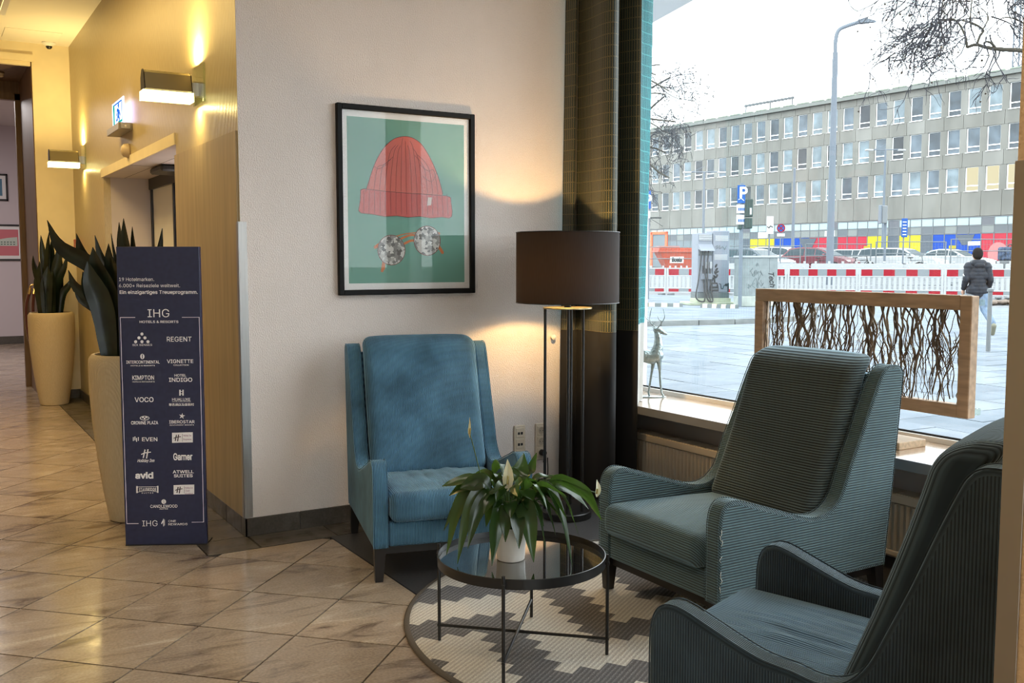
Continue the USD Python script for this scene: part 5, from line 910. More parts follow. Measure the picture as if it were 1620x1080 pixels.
car('dark hatchback with pale number plate seen from behind near the street lamp', 55.5, 49.0, FZ + 70, cg, 'hatch', L=4.1)
car('dark graphite estate car left of the parking sign pole', 38.7, 38.6, FZ + 8, cg, 'estate', L=4.2)
car('small white car right of the parking sign pole', 44.3, 45.5, FZ + 10, cw, 'hatch', L=4.0)
car('silver hatchback behind the parking sign pole', 48.8, 55.0, FZ + 10, csil, 'hatch', L=4.0)
cj = car('white car with raised tailgate at the right end of the window', 54.6, 30.6, FZ + 165, cw, 'hatch', L=4.3)
part(cj, 'raised_tailgate', [xf(rb(-.05, .85, -.6, .6, -.04, .05, .03), (-1.5, 0, 1.52), ry=-155)], cw)
part(cj, 'tailgate_glass', xf(rb(.15, .72, -.5, .5, -.07, -.03, .01), (-1.5, 0, 1.52), ry=-155), autoglass)
bg = thing('travel_bag', 'dark blue patterned travel bag standing on a grey box by the open tailgate', 'bag', (51.15, 32.05, gz(51.15, 32.05))); part(bg, 'stand_box', rb(-.4, .4, -.35, .35, 0, .75, .03), M['asphalt'])
part(bg, 'bag_body', cushion(-.38, .38, -.28, .28, .75, 1.5, .12, (8, 8, 8)), mat('bag_blue', (.04, .06, .10), .7, noise=(6, .8, 4)), smooth=True); part(bg, 'strap', tube(catmull([(-.2, -.2, 1.46), (-.1, -.24, 1.62), (.12, -.24, 1.62), (.2, -.2, 1.46)], 5), .03, 6), M['blackgap'])

# bicycles
def bicycle(label, x, y, rz, col):
    b = thing('bicycle', label, 'bicycle', (x, y, gz(x, y)), rz)
    for s in (-.52, .52):
        part(b, 'wheel', tube([(s + .33 * math.cos(a), 0, .34 + .33 * math.sin(a)) for a in np.linspace(0, 2 * math.pi, 25)], .022, 6), rubber); part(b, 'spokes', [cyl((s, 0, .34), (s + .32 * math.cos(a), 0, .34 + .32 * math.sin(a)), .005, 4) for a in np.linspace(0, 5.6, 9)], alloy)
    part(b, 'frame', [cyl(p, q, .02, 6) for p, q in (((-.52, 0, .34), (-.2, 0, .85)), ((-.52, 0, .34), (-.1, 0, .32)), ((-.1, 0, .32), (-.22, 0, .95)), ((-.1, 0, .32), (.36, 0, .82)), ((-.2, 0, .82), (.36, 0, .86)), ((.36, 0, .9), (.52, 0, .34)), ((.33, 0, 1.05), (.37, 0, .85)))], col)
    part(b, 'handlebar', tube([(.28, -.28, 1.05), (.36, -.12, 1.06), (.36, .12, 1.06), (.28, .28, 1.05)], .016, 6), M['black']); part(b, 'saddle', rb(-.36, -.10, -.08, .08, .95, 1.0, .02), M['black'])
bicycle('dark bicycle parked right of the street lamp, left of the pair', 41.6, 34.0, FZ + 30, M['black']); bicycle('grey bicycle parked right of the street lamp, right of the pair', 43.2, 31.9, FZ + 50, galv); bicycle('bicycle parked left of the maroon hatchback', 40.4, 35.4, FZ + 20, M['black'])

# ---------------------------------------------------------------- skip, charging column, cabinet
org = mat('skip_orange', (.36, .07, .04), .5, noise=(3, .15)); sk = thing('skip_container', 'orange waste skip with white name plate behind the barrier', 'skip', (39.9, 46.2, gz(39.9, 46.2)), math.degrees(-YAW) + 4)
def frus(b, t, z0, z1): return trimesh.convex.convex_hull(np.array([(x, y, z) for (x0, x1, y0, y1), z in ((b, z0), (t, z1)) for x in (x0, x1) for y in (y0, y1)]))
part(sk, 'hull', frus((-.70, .65, -.6, .6), (-1.30, 1.42, -.85, .85), .1, 1.25), org); part(sk, 'rim', [rb(-1.42, 1.5, -.92, .92, 1.25, 1.36, .02), rb(-1.36, -.1, -.88, .88, 1.36, 1.62, .02), rb(-.1, 1.46, -.88, .88, 1.36, 1.52, .02)], org)
part(sk, 'stiffener', [rb(x - .03, x + .03, -.9, -.86, 1.25, 1.55, .01) for x in np.linspace(-1.2, 1.3, 9)], org); part(sk, 'lift_arm', [tube([(s * 1.0, -.86, .9), (s * 1.0, -.95, .9)], .06, 8) for s in (-1, 1)], org)
tilt = math.degrees(math.atan2(.25, 1.15)); pl = xf(bx(-.62, .22, -.012, .0, -.20, .20), (-.05, -.755, .80), rx=tilt); part(sk, 'name_plate', pl, mat('plate_white', (.75, .75, .73), .5)); tx = text_poly('Boels', .24, 6, 'sans', .66); part(sk, 'lettering', xf(prism(tx, .006, 'xz', -.02), (-.58, -.757, .70), rx=tilt), M['blackgap'], kind='stuff')
part(sk, 'skid', [rb(-.7, -.5, -.55, .55, 0, .12, .01), rb(.45, .65, -.55, .55, 0, .12, .01)], M['asphalt'])
ev = thing('charging_column', 'pale grey charging column with hanging black cables and leaf symbols', 'charging station', (21.74, 23.62, .105), math.degrees(-YAW) + 12)
evg = mat('charger_grey', (.18, .20, .235), .45); evd = mat('charger_dark', (.10, .115, .12), .5)
part(ev, 'plinth', [rb(-.86, .72, -.5, .4, 0, .10, .02), rb(-.55, .58, -.36, .3, .1, .22, .01)], mat('mossy_concrete', (.30, .33, .25), .8, noise=(4, .2))); part(ev, 'base', rb(-.54, .54, -.32, .26, .22, .40, .01), evd)
part(ev, 'cable_module', [rb(-.53, -.04, -.28, .25, .40, 2.28, .02)], evg); part(ev, 'main_cabinet', rb(-.03, .53, -.30, .26, .40, 2.36, .02), evg)
part(ev, 'vent', [bx(x0, x1, -.31, -.28, z + k * .03, z + k * .03 + .016) for x0, x1, z in ((-.50, -.08, 2.06), (.04, .48, 2.04), (.02, .46, 1.44)) for k in range(6)], mat('vent_pale', (0.432, 0.446, 0.454), .5), kind='stuff')
part(ev, 'cable_hood', prism([(-.52, 1.72), (-.24, 1.80), (-.24, 1.98)], .48, 'yz', -.53), evg); part(ev, 'holster_panel', rb(-.50, -.06, -.30, -.27, 1.58, 1.70, .01), evd)
for x, y0, sw in ((-.46, -.42, -.22), (-.34, -.42, .02), (-.22, -.42, -.1)): part(ev, 'cable', tube(catmull([(x, -.40, 1.74), (x - .04, y0, 1.3), (x + sw * .6, y0 - .06, .75), (x + sw, y0 - .12, .25), (x + sw * .4 + .15, y0 - .1, .13), (x + .12, y0 + .04, .5), (x + .1, -.32, 1.0), (x + .1, -.30, 1.25)], 6), .022, 6), M['blackgap'], smooth=True)
part(ev, 'plug', [rb(x - .04, x + .04, -.38, -.28, 1.15, 1.38, .02) for x in (-.24, -.12)], white_p); part(ev, 'socket_box', rb(-.42, -.06, -.36, -.28, .82, 1.0, .01), evg)
def leafpoly(x, z, a, s): q = affinity.scale(Point(0, 0).buffer(1, 8), .025 * s, .05 * s); return affinity.translate(affinity.rotate(q, a), x, z)
part(ev, 'leaf_symbol', [prism(leafpoly(x, z, a, 1.35), .004, 'xz', -.306) for x, z, a in ((.08, 1.25, -30), (.10, 1.13, -40), (.06, 1.02, 30), (.12, 1.05, -60), (.04, .9, 40), (.11, .92, -30), (.03, .78, 20), (-.0, .84, 60))], M['blackgap'], kind='stuff')
part(ev, 'car_symbol', [prism(Polygon([(-.14, .44), (-.14, .58), (-.08, .72), (.12, .72), (.17, .58), (.17, .44)]).difference(sbox(-.08, .60, .11, .67)).difference(sbox(-.12, .50, .15, .53)), .004, 'xz', -.322), prism(LineString([(.2, .68), (.25, .66), (.27, .52), (.33, .52), (.36, .62), (.42, .64)]).buffer(.012), .004, 'xz', -.306), prism(Point(.44, .64).buffer(.045), .004, 'xz', -.306), prism(sbox(.48, .42, .53, .70), .004, 'xz', -.306)], M['blackgap'], kind='stuff')
part(ev, 'scribble', prism(LineString([(.04, 1.84), (.12, 1.9), (.08, 1.78), (.2, 1.9), (.18, 1.78), (.3, 1.86), (.36, 1.76), (.42, 1.88)]).buffer(.008), .003, 'xz', -.306), evd)
uc = thing('utility_cabinet', 'pale grey utility cabinet with dark graffiti scrawls on a stone base', 'utility cabinet', (22.2, 22.05, .105), math.degrees(-YAW) + 6); ucg = mat('cabinet_grey', (.19, .215, .22), .6, noise=(5, .12, 5))
part(uc, 'stone_base', rb(-.60, .62, -.22, .3, 0, .32, .02), mat('cabinet_base', (.34, .37, .34), .8, noise=(3, .2))); part(uc, 'body', rb(-.60, .62, -.2, .28, .32, 1.50, .01), ucg); part(uc, 'top', rb(-.63, .65, -.23, .3, 1.50, 1.56, .01), white_p); part(uc, 'door_seam', bx(.355, .362, -.204, -.2, .34, 1.49), M['asphalt'])
rs = np.random.default_rng(21); sc_ = []
for x, z, n, s in ((-.3, 1.0, 5, .13), (-.15, .72, 6, .16), (-.35, .6, 4, .1), (.0, 1.0, 4, .1), (.1, .5, 5, .13), (-.1, 1.28, 3, .07)):
    p = np.column_stack([x + np.cumsum(rs.normal(.02, s * .35, n * 3)), z + rs.normal(0, s * .6, n * 3)]); sc_.append(LineString(catmull(np.column_stack([p, p[:, 0] * 0]), 4)[:, :2]).buffer(.007).intersection(sbox(-.55, .36, .33, 1.46)))
part(uc, 'graffiti', prism(unary_union(sc_), .003, 'xz', -.2035), evd, kind='stuff'); tx = affinity.rotate(text_poly('Tech', .16, 3, 'sans', .5, .3), -82, origin=(0, 0)); part(uc, 'graffiti_tag', prism(affinity.translate(tx, .44 - (tx.bounds[0] + tx.bounds[2]) / 2, 1.05 - tx.bounds[3]), .003, 'xz', -.2035), M['blackgap'])
for i, ((xa, ya), (xb, yb), lb) in enumerate((((18.9, 23.9), (20.0, 22.9), 'yellow marked wheel stop nearest the deer figurine side'), ((20.1, 22.2), (20.75, 21.3), 'yellow marked wheel stop in front of the charging column'))):
    c = ((xa + xb) / 2, (ya + yb) / 2); L = math.hypot(xb - xa, yb - ya); t = thing('wheel_stop', lb, 'wheel stop', (*c, .105), math.degrees(math.atan2(yb - ya, xb - xa))); part(t, 'block', prism([(-.09, 0), (.09, 0), (.05, .11), (-.05, .11)], L, 'yz', -L / 2), evd)
    for k in range(4): part(t, 'marking', prism([(-.095, .0), (.095, .0), (.055, .115), (-.055, .115)], L * .12, 'yz', -L / 2 + L * (.06 + k * .25)), mat('mark_yellow%d%d' % (i, k), (.75, .66, .36), .5))

# ---------------------------------------------------------------- poles and signs
pole_g = mat('pole_grey', (0.137, 0.158, 0.187), .5); pblue = mat('sign_blue_paint', (.02, .075, .27), .4); swhite = mat('sign_white_paint', (.42, .43, .44), .5)
FACE = math.degrees(-YAW)
def tall_lamp():
    t = thing('street_lamp', 'tall grey street lamp with one arm, in the middle of the window', 'street lamp', (35.0, 30.24, gz(35, 30.24)), FACE)
    part(t, 'pole', tube([(0, 0, 0), (0, 0, 5), (0, 0, 10.6)], [.17, .15, .11], 14), pole_g, smooth=40); part(t, 'arm', tube(catmull([(0, 0, 10.5), (0, 0, 11.1), (.12, 0, 11.55), (.5, 0, 11.75), (1.05, 0, 11.92)], 6), [.085] * 25, 10), pole_g, smooth=40); part(t, 'lamp_head', trimesh.convex.convex_hull(np.array([(x, y, z) for x, w, z0, z1 in ((.95, .08, 11.84, 12.0), (1.2, .17, 11.86, 12.06), (1.75, .05, 11.9, 11.96)) for y in (-w, w) for z in (z0, z1)])), pole_g)
tall_lamp()
def twin_lamp(x, y, z, label, w=1.15):
    t = thing('street_lamp', label, 'street lamp', (x, y, gz(x, y)), FACE); z -= gz(x, y); part(t, 'pole', tube([(0, 0, 0), (0, 0, z)], [.10, .07], 10), pole_g, smooth=40)
    part(t, 'arm', [tube([(-w, 0, z - .02), (w, 0, z + .0)], .035, 8), tube([(-.9, 0, z - .05), (0, 0, z + .35)], .02, 6)], pole_g); part(t, 'lamp_head', [rb(s * w - .28, s * w + .28, -.12, .12, z - .10, z + .02, .04) for s in (-1, 1)], swhite)
twin_lamp(45.2, 49.8, 7.45, 'twin-armed street lamp above the charging column'); twin_lamp(58.9, 46.2, 9.37, 'twin-armed street lamp right of the tall lamp')
t = thing('lamp_pole', 'slim plain grey pole left of the tall street lamp', 'pole', (44.24, 41.0, gz(44.24, 41.0))); part(t, 'pole', tube([(0, 0, 0), (0, 0, 6.1)], [.10, .07], 10), pole_g, smooth=40); part(t, 'cap', lathe([(0, 6.1), (.08, 6.1), (.06, 6.18), (0, 6.2)], 10), pole_g)
ps = thing('parking_sign', 'blue parking sign over small plates on a grey pole with a dark signal box', 'sign', (21.45, 21.95, .105), FACE); part(ps, 'pole', cyl((0, 0, 0), (0, 0, 3.75), .06, 12), pole_g, smooth=40)
def plate(p, name, x0, x1, z0, z1, m, y=-.09): return part(p, name, rb(x0, x1, y - .012, y, z0, z1, .004), m)
plate(ps, 'parking_plate', -.16, .08, 3.14, 3.68, pblue); tx = text_poly('P', .30, 5); part(ps, 'lettering', prism(affinity.translate(tx, -.13, 3.32), .004, 'xz', -.106), swhite); part(ps, 'lettering', prism(LineString([(-.12, 3.25), (-.04, 3.29), (.04, 3.22)]).buffer(.012), .004, 'xz', -.106), swhite)
for z0, z1 in ((2.84, 3.10), (2.50, 2.79)): plate(ps, 'info_plate', -.18, .06, z0, z1, swhite)
part(ps, 'plate_print', [bx(-.12 + .05 * k, -.09 + .05 * k, -.106, -.102, z, z + .08) for k in range(4) for z in (2.58, 2.92)], pblue, kind='stuff')
part(ps, 'signal_box', [rb(.09, .32, -.12, .14, 2.73, 3.27, .02), rb(.08, .31, -.12, .14, 2.38, 2.70, .02), rb(-.12, .0, -.12, .1, 2.36, 2.50, .02)], mat('signal_dark', (.045, .06, .055), .5)); part(ps, 'signal_label', bx(.22, .28, -.125, -.12, 2.8, 3.0), swhite)
p2 = thing('parking_sign', 'blue parking sign on a pale pole beside the deer figurine, at the curtain edge', 'sign', (22.865, 28.24, .105), FACE); part(p2, 'pole', cyl((.06, 0, 0), (.06, 0, 3.9), .07, 12), pole_g, smooth=40); plate(p2, 'parking_plate', -.2, .14, 3.3, 3.95, pblue); part(p2, 'lettering', prism(affinity.translate(text_poly('P', .34, 5), -.14, 3.46), .004, 'xz', -.106), swhite); plate(p2, 'info_plate', -.14, .12, 2.95, 3.22, swhite); part(p2, 'side_arm', rb(.1, .55, -.02, .02, 2.95, 3.0, .01), M['blackgap'])
ns = thing('no_stopping_sign', 'round red and blue no-stopping sign with a white plate below', 'sign', (37.6, 35.68, gz(37.6, 35.68)), FACE); part(ns, 'pole', cyl((0, 0, 0), (0, 0, 2.9), .035, 8), pole_g); zz = 3.17 - gz(37.6, 35.68); part(ns, 'disc', xf(lathe([(0, 0), (.21, 0), (.21, .012), (0, .012)], 28), (0, -.05, zz), rx=90), pblue); part(ns, 'red_ring', xf(lathe([(.165, .012), (.215, .012), (.215, .018), (.165, .018)], 28), (0, -.05, zz), rx=90), red_s); part(ns, 'red_cross', [xf(bx(-.17, .17, -.072, -.066, -.022, .022), (0, 0, zz), ry=a) for a in (45, -45)], red_s); plate(ns, 'info_plate', -.2, .2, zz - .42, zz - .26, swhite, -.05)
wp = thing('notice_board', 'white notice panel with a sketch on a pole right of the parking sign', 'sign', (37.0, 35.87, gz(37.0, 35.87)), FACE); part(wp, 'pole', cyl((0, 0, 0), (0, 0, 3.2), .04, 8), pole_g); plate(wp, 'panel', -.18, .18, 2.35, 3.25, swhite); part(wp, 'sketch', prism(LineString([(-.13, 2.72), (-.05, 2.66), (.02, 2.76), (.13, 2.70)]).buffer(.02), .004, 'xz', -.106), M['blackgap'])
bs = thing('stop_sign_post', 'narrow blue transit sign on a grey pole right of the tall street lamp', 'sign', (42.95, 32.43, gz(42.95, 32.43)), FACE); part(bs, 'pole', cyl((0, 0, 0), (0, 0, 2.9), .04, 8), pole_g); plate(bs, 'panel', -.16, .15, 2.0, 2.95, pblue); part(bs, 'print', [bx(-.10, .09, -.107, -.102, 2.1 + k * .16, 2.16 + k * .16) for k in range(5)], swhite, kind='stuff')
tl = thing('traffic_light', 'dark traffic light seen from behind, right of the tall street lamp', 'traffic light', (42.07, 32.97, gz(42.07, 32.97)), FACE); part(tl, 'pole', cyl((.1, 0, 0), (.1, 0, 3.4), .06, 10), pole_g); part(tl, 'signal_head', [rb(-.16, .14, -.15, .12, 2.72, 3.62, .03)], mat('signal_grey', (.17, .18, .19), .5)); part(tl, 'back_board', rb(-.22, -.17, -.2, .2, 2.7, 3.65, .02), pole_g)
bo = thing('bollard', 'slim grey steel bollard post behind the right end of the branch screen', 'bollard', (15.175, 9.75, 0)); part(bo, 'post', cyl((0, 0, 0), (0, 0, 1.0), .035, 14), galv, smooth=40); part(bo, 'cap', lathe([(.0, 1.0), (.05, 1.0), (.05, 1.04), (0, 1.06)], 14), galv)
ma = thing('lattice_mast', 'grey lattice mast rising behind the roof at the right edge', 'mast', (105, 65, .78)); q = .55
part(ma, 'mast_leg', [cyl((a * q, b * q, 0), (a * q, b * q, 34), .09, 6) for a in (-1, 1) for b in (-1, 1)], pole_g); part(ma, 'mast_brace', [cyl((a * q, b * q, z), (c * q, d * q, z + 1.2), .05, 5) for z in np.arange(14, 33, 1.2) for (a, b), (c, d) in (((-1, -1), (1, -1)), ((1, -1), (1, 1)), ((1, 1), (-1, 1)), ((-1, 1), (-1, -1)))], pole_g, kind='stuff')
rbx = thing('debris_heap', 'heap of brown leaves and rubble at the foot of the barriers', 'rubble', (32.2, 21.6, .0)); V = np.random.default_rng(3)
part(rbx, 'rubble', [xf(trimesh.creation.icosphere(1, V.uniform(.05, .16)), (t * 2.6 + V.normal(0, .3), -t * 3.2 + V.normal(0, .3), .05), rz=V.uniform(0, 90), s=(1.5, 1, .6)) for t in V.uniform(-1, 1, 220)], mat('rubble_brown', (.15, .12, .10), .9, noise=(4, .5)), kind='stuff')
# ---------------------------------------------------------------- bare trees
tbark = mat('tree_bark', (.06, .055, .045), .9, noise=(5, .3)); tbark2 = mat('tree_twig', (.045, .046, .055), .9)
def tree(label, loc, trunk, starts, seed, spread, depth=4, droop=-.15, L0=2.2, twr=.012, seeds=0):
    t = thing('bare_tree', label, 'tree', loc); rs = np.random.default_rng(seed); part(t, 'trunk', tube(catmull(trunk[0], 6), np.interp(np.linspace(0, 1, 6 * (len(trunk[0]) - 1) + 1), np.linspace(0, 1, len(trunk[1])), trunk[1]), 12), tbark, smooth=True)
    twigs, balls = [], []
    def grow(p, d, L, r, k):
        n = 6; pts = [p]; dd = d / np.linalg.norm(d)
        for i in range(n):
            dd = dd + rs.normal(0, .20, 3) + np.array([0, 0, droop * (.5 if k > 2 else 1) * .35]); dd /= np.linalg.norm(dd); pts.append(pts[-1] + dd * L / n)
        pts = np.array(pts); rad = np.linspace(r, max(r * .5, twr * .5), n + 1)
        if r > .03: part(t, 'branch', tube(pts, rad, 6), tbark, smooth=True)
        else: twigs.append(tube(pts, rad, 3 if r < .02 else 4))
        if k == 0:
            if seeds and rs.random() < seeds: balls.append(xf(trimesh.creation.icosphere(1, .03), pts[-1] - [0, 0, .06]))
            return
        for _ in range(rs.integers(2, 5)):
            i = rs.integers(2, n + 1); e = dd * .7 + rs.normal(0, .65, 3) * spread; grow(pts[i], e, L * rs.uniform(.45, .75), max(rad[i] * rs.uniform(.45, .7), twr * .6), k - 1)
    for p, d, L, r in starts: grow(np.array(p, float), np.array(d, float), L, r, depth)
    part(t, 'twigs', twigs, tbark2, kind='stuff')
    if balls: part(t, 'seed_balls', balls, M['soil'], kind='stuff')
    return t
R3 = np.array([math.cos(YAW), -math.sin(YAW), 0]); B3 = np.array([math.sin(YAW), math.cos(YAW), 0]); Z3 = np.array([0, 0, 1.0])
c = np.array([28.9, 38.6, 0.0])
tree('bare street tree at the curtain edge, behind the charging column', c, ([(0, 0, 0), (.1, .05, 2.5), (0, .1, 5), (.1, 0, 8.5), (.0, .0, 11.6)], [.28, .24, .2, .13, .05]),
     [((0, .1, z), R3 * a + Z3 * b + B3 * e, L, r) for z, a, b, e, L, r in ((5.6, 1, .35, 0, 3.4, .09), (5.6, -1, .5, .2, 3.2, .09), (6.6, .9, .3, -.4, 3.4, .08), (7.0, -.6, .5, -.6, 2.8, .07), (7.8, 1, .35, .3, 3.3, .08), (8.8, .9, .5, -.2, 3.0, .07), (9.6, -.6, .7, .3, 2.5, .06), (10.2, .9, .5, .1, 2.6, .06), (11.0, .6, .6, -.1, 2.2, .05), (6.2, .8, .1, .6, 3.2, .07), (7.2, .9, .1, .1, 3.0, .07), (9.2, 1, .25, .2, 3.4, .07), (10.0, 1, .3, -.2, 3.2, .07), (8.2, 1, .15, .1, 3.4, .07), (11.2, .8, .5, .1, 2.6, .06))], 31, 1.0, 4, -.25, twr=.022, seeds=.25)
o = depthless = None
bt = np.array([14.6, 7.45, 0.0])
def at(r, z, b=0.0): return (R3 * r + B3 * b + Z3 * z)
def W(u, v, d=14.0): # offsets worked out from the branch's place 14 m out from the window seat
    return None
pts = [at(1.35, 0), at(1.32, 2.0), at(1.25, 3.6), at(1.3, 6.5), at(1.2, 9.0)]
S = lambda r, z, b=0.0: at(r - .14, z, b)
bt = np.array([13.402, 8.248, 0.0]) # main bough enters here, trunk to the right of it
tr = thing('bare_tree', 'plane tree with a long mossy bough and hanging twigs at the upper right', 'tree', bt); rs = np.random.default_rng(77)
part(tr, 'trunk', tube(catmull([at(1.5, 0), at(1.5, 2.2), at(1.45, 4.2), at(1.55, 6.5), at(1.5, 9)], 6), np.linspace(.30, .16, 25), 14), tbark, smooth=True)
K = 14 / 1546.0
def px(u, v, b=0.0): return at((u - 1620) * K, 1.5 + (413 - v) * K, b)   # metres from the bough's entry point
boughs = [([(1620 + 160, 95), (1660, 92), (1620, 88), (1583, 86), (1560, 83), (1545, 79), (1531, 83)], .10, .045), ([(1531, 83), (1529, 70), (1524, 58), (1516, 46), (1505, 40), (1490, 43), (1477, 52), (1462, 62), (1447, 72), (1434, 86)], .045, .014), ([(1546, 79), (1550, 66), (1554, 58), (1542, 50), (1532, 47), (1517, 43)], .045, .026), ([(1534, 46), (1531, 32), (1528, 18), (1526, -4)], .028, .012), ([(1553, 59), (1560, 48), (1565, 38), (1562, 27), (1545, 10)], .03, .01), ([(1505, 42), (1490, 42), (1470, 50), (1452, 64)], .022, .009), ([(1447, 72), (1440, 60), (1432, 50), (1420, 38), (1405, 27)], .016, .005), ([(1575, 84), (1566, 78), (1556, 77), (1549, 80)], .05, .03), ([(1640, 60), (1610, 40), (1590, 36), (1575, 50), (1568, 62)], .03, .008), ([(1445, 74), (1425, 90), (1400, 101), (1384, 106)], .014, .004), ([(1460, 90), (1440, 88), (1428, 89)], .012, .005)]
for i, (q, r0, r1) in enumerate(boughs):
    b = [px(u, v, .25 * math.sin(i * 1.7) * (k / max(1, len(q) - 1)) * (i > 1)) for k, (u, v) in enumerate(q)]; s = catmull(b, 6); part(tr, 'branch', tube(s, np.linspace(r0 * .36, r1 * .4, len(s)), 8), tbark, smooth=True)
tw, bl = [], []
def spray(p, d, L, r, k):
    n = 6; pts = [p]; dd = d / np.linalg.norm(d)
    for i in range(n): dd = dd + rs.normal(0, .22, 3) + Z3 * -.03; dd /= np.linalg.norm(dd); pts.append(pts[-1] + dd * L / n)
    pts = np.array(pts); tw.append(tube(pts, np.linspace(r, r * .45, n + 1), 3))
    if k == 0:
        if rs.random() < .05: bl.append(xf(trimesh.creation.icosphere(1, .013), pts[-1] - Z3 * .03))
        return
    for _ in range(rs.integers(2, 5)): i = rs.integers(1, n + 1); spray(pts[i], dd * .8 + rs.normal(0, .5, 3), L * rs.uniform(.45, .8), r * .65, k - 1)
for u, v, du, dv, L, n in ((1490, 43, -.6, -1.0, .55, 7), (1470, 55, -.7, -.9, .50, 8), (1505, 42, -.6, -1, .5, 7), (1447, 72, -1, -.7, .45, 6), (1480, 80, -.8, -.7, .4, 6), (1500, 60, -.7, -.8, .45, 6), (1526, 2, -.6, .1, .6, 6), (1490, -15, -.3, -1, .6, 7), (1460, -15, -.4, -1, .55, 6), (1515, -10, -.2, -1, .5, 6), (1562, 25, .4, .5, .4, 5), (1590, 37, .6, -.2, .4, 4), (1570, 80, -.1, -1, .35, 3), (1545, 82, -.5, -1, .35, 3), (1600, -10, .2, -1, .4, 4), (1530, 75, -.7, -.8, .35, 4), (1435, -10, -.5, -.9, .5, 4), (1610, 10, -.2, -.6, .35, 4)):
    for _ in range(int(n * 1.25)): spray(px(u + rs.normal(0, 20), v + rs.normal(0, 9), rs.normal(0, .2)), at(du + rs.normal(0, .3), dv + rs.normal(0, .25), rs.normal(0, .4)), L * rs.uniform(.7, 1.6), .0115, 2)
part(tr, 'twigs', tw, tbark2, kind='stuff'); part(tr, 'seed_balls', bl + [xf(trimesh.creation.icosphere(1, .017), px(u, v)) for u, v in ((1402, 18), (1405, 42), (1426, 33), (1440, 35), (1444, 114), (1431, 122), (1525, 19), (1547, 30), (1555, 103), (1493, 12))], M['soil'], kind='stuff')

# ---------------------------------------------------------------- the walking man
mn = thing('person', 'man in dark padded jacket, black knit cap and jeans walking away outside', 'person', (18.66, 12.28, 0), FACE - 8)
# local: +x right of the photo, +y away from the window; he walks away to the left, back towards us
V3 = lambda x, y, z: np.array([x, y, z], float)
hip = {-1: V3(-.09, .02, .90), 1: V3(.09, -.02, .90)}; knee = {-1: V3(-.12, .16, .50), 1: V3(.13, -.08, .52)}; ank = {-1: V3(-.15, .10, .09), 1: V3(.20, -.42, .22)}
sho = {-1: V3(-.165, .04, 1.40), 1: V3(.165, .0, 1.40)}; elb = {-1: V3(-.225, -.02, 1.13), 1: V3(.222, -.06, 1.12)}; wri = {-1: V3(-.235, .10, .92), 1: V3(.225, .06, .90)}
skin = mat('skin', (.42, .24, .17), .55); denim = mat('denim', (.12, .17, .24), .8, noise=(20, .2)); jack = mat('padded_jacket', (.017, .021, .029), .5, noise=(8, .3)); boot = mat('olive_shoe', (.16, .16, .12), .7); knit = mat('black_knit', (.008, .008, .009), .9, bump=(200, .004))
bp_ = [chain([(V3(0, 0, .95), .13), (V3(0, .01, 1.15), .125), (V3(0, .03, 1.33), .14)]), bone(sho[-1], .075, sho[1], .075), chain([(V3(0, .035, 1.42), .06), (V3(0, .06, 1.52), .055)]), chain([(V3(0, .07, 1.60), .088), (V3(0, .085, 1.66), .09)]), chain([(V3(0, .12, 1.575), .05), (V3(0, .135, 1.545), .035)]), bone(V3(0, .165, 1.615), .012, V3(0, .185, 1.60), .013), bone(V3(-.088, .075, 1.625), .016, V3(-.09, .07, 1.60), .013), bone(V3(.088, .075, 1.625), .016, V3(.09, .07, 1.60), .013)]
for s in (-1, 1):
    bp_ += [chain([(hip[s], .095), (knee[s], .06), (ank[s], .042)]), chain([(sho[s], .06), (elb[s], .043), (wri[s], .03)]), bone(hip[s], .10, V3(0, 0, 1.0), .12)]
    hd = wri[s] + (wri[s] - elb[s]) / np.linalg.norm(wri[s] - elb[s]) * .08; bp_.append(bone(wri[s], .026, hd, .034)); sd_ = V3(0, 1, 0)
    for f in range(4):
        b0 = hd + V3(0, -.027 + .018 * f, -.02); L = (.075, .085, .08, .06)[f]; m_ = b0 + V3(s * -.005, .012, -L * .5); bp_ += [chain([(b0, .0095), (m_, .0088), (m_ + V3(-s * .016, .012, -L * .38), .0078)], 8)]
    bp_ += [chain([(wri[s] + V3(-s * .015, .02, -.03), .011), (wri[s] + V3(-s * .03, .05, -.065), .0095), (wri[s] + V3(-s * .03, .055, -.095), .0085)], 8)]
part(mn, 'body', smoothed(bp_, .02, 4), skin, smooth=True)
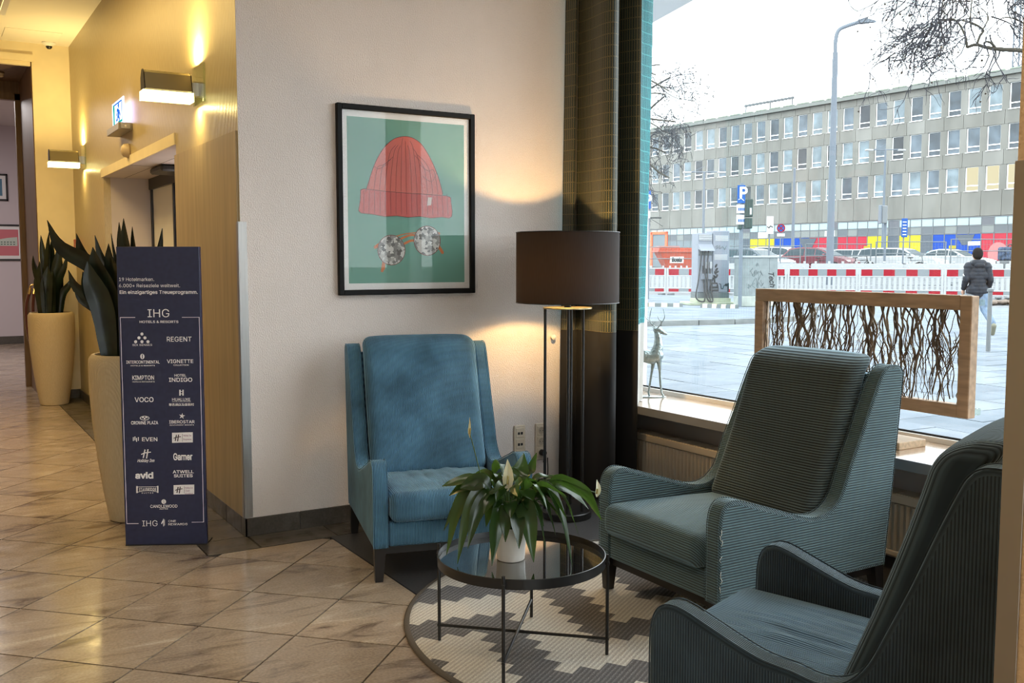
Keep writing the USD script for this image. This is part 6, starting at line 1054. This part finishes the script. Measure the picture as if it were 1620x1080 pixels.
jp = [chain([(V3(0, -.01, .86), .155), (V3(0, 0, 1.0), .158), (V3(0, .01, 1.18), .16), (V3(0, .025, 1.32), .16)]), bone(sho[-1] + V3(0, 0, -.02), .10, sho[1] + V3(0, 0, -.02), .10), bone(V3(-.07, -.01, .90), .15, V3(.07, -.01, .90), .15), bone(V3(-.07, 0, 1.2), .14, V3(.07, 0, 1.2), .14)] + [chain([(sho[s], .088), (elb[s], .068), (wri[s] + (elb[s] - wri[s]) * .1, .052)]) for s in (-1, 1)]
jm = smoothed(jp, .022, 5); v = jm.vertices.copy(); puff = .009 * np.abs(np.sin(v[:, 2] * math.pi / .075)); ctr = np.column_stack([np.clip(v[:, 0], -.05, .05), np.full(len(v), .0), v[:, 2]]); dd = v - ctr; dd[:, 2] = 0; v += dd / (np.linalg.norm(dd, axis=1, keepdims=True) + 1e-9) * puff[:, None]; jm.vertices = v
part(mn, 'jacket', jm, jack, smooth=True, label='dark padded jacket'); part(mn, 'hood', smoothed([bone(V3(-.08, -.04, 1.46), .075, V3(.08, -.04, 1.46), .075), bone(V3(-.05, -.09, 1.41), .06, V3(.05, -.09, 1.41), .06), bone(V3(-.09, .06, 1.48), .05, V3(-.08, -.02, 1.47), .065), bone(V3(.09, .06, 1.48), .05, V3(.08, -.02, 1.47), .065)], .02, 5), jack, smooth=True)
part(mn, 'jacket_hem', smoothed([chain([(V3(-.10, -.01, .80), .115), (V3(.10, -.01, .80), .115)])], .03, 2), mat('jacket_hem_grey', (.13, .14, .15), .7), smooth=True)
part(mn, 'trousers', smoothed([chain([(hip[s], .115), (knee[s], .082), (ank[s] + (knee[s] - ank[s]) * .1, .066)]) for s in (-1, 1)] + [bone(hip[-1], .12, hip[1], .12)], .022, 4), denim, smooth=True, label='blue jeans')
part(mn, 'knit_cap', smoothed([bone(V3(0, .055, 1.655), .105, V3(0, .06, 1.685), .098), bone(V3(0, .04, 1.62), .095, V3(0, .06, 1.66), .105)], .02, 3), knit, smooth=True, label='black knit cap')
for s, (heel, toe) in {-1: (V3(-.15, .07, .055), V3(-.17, .27, .042)), 1: (V3(.20, -.46, .20), V3(.215, -.36, .035))}.items(): part(mn, 'shoe', smoothed([bone(heel, .052, toe, .042), bone(ank[s] - V3(0, .0, .02), .05, heel, .05)], .015, 3), boot, smooth=True)
part(mn, 'sleeve_badge', xf(lathe([(0, 0), (.03, 0), (.03, .004), (0, .004)], 16), (-.272, -.03, 1.22), rx=65, rz=-25), swhite)
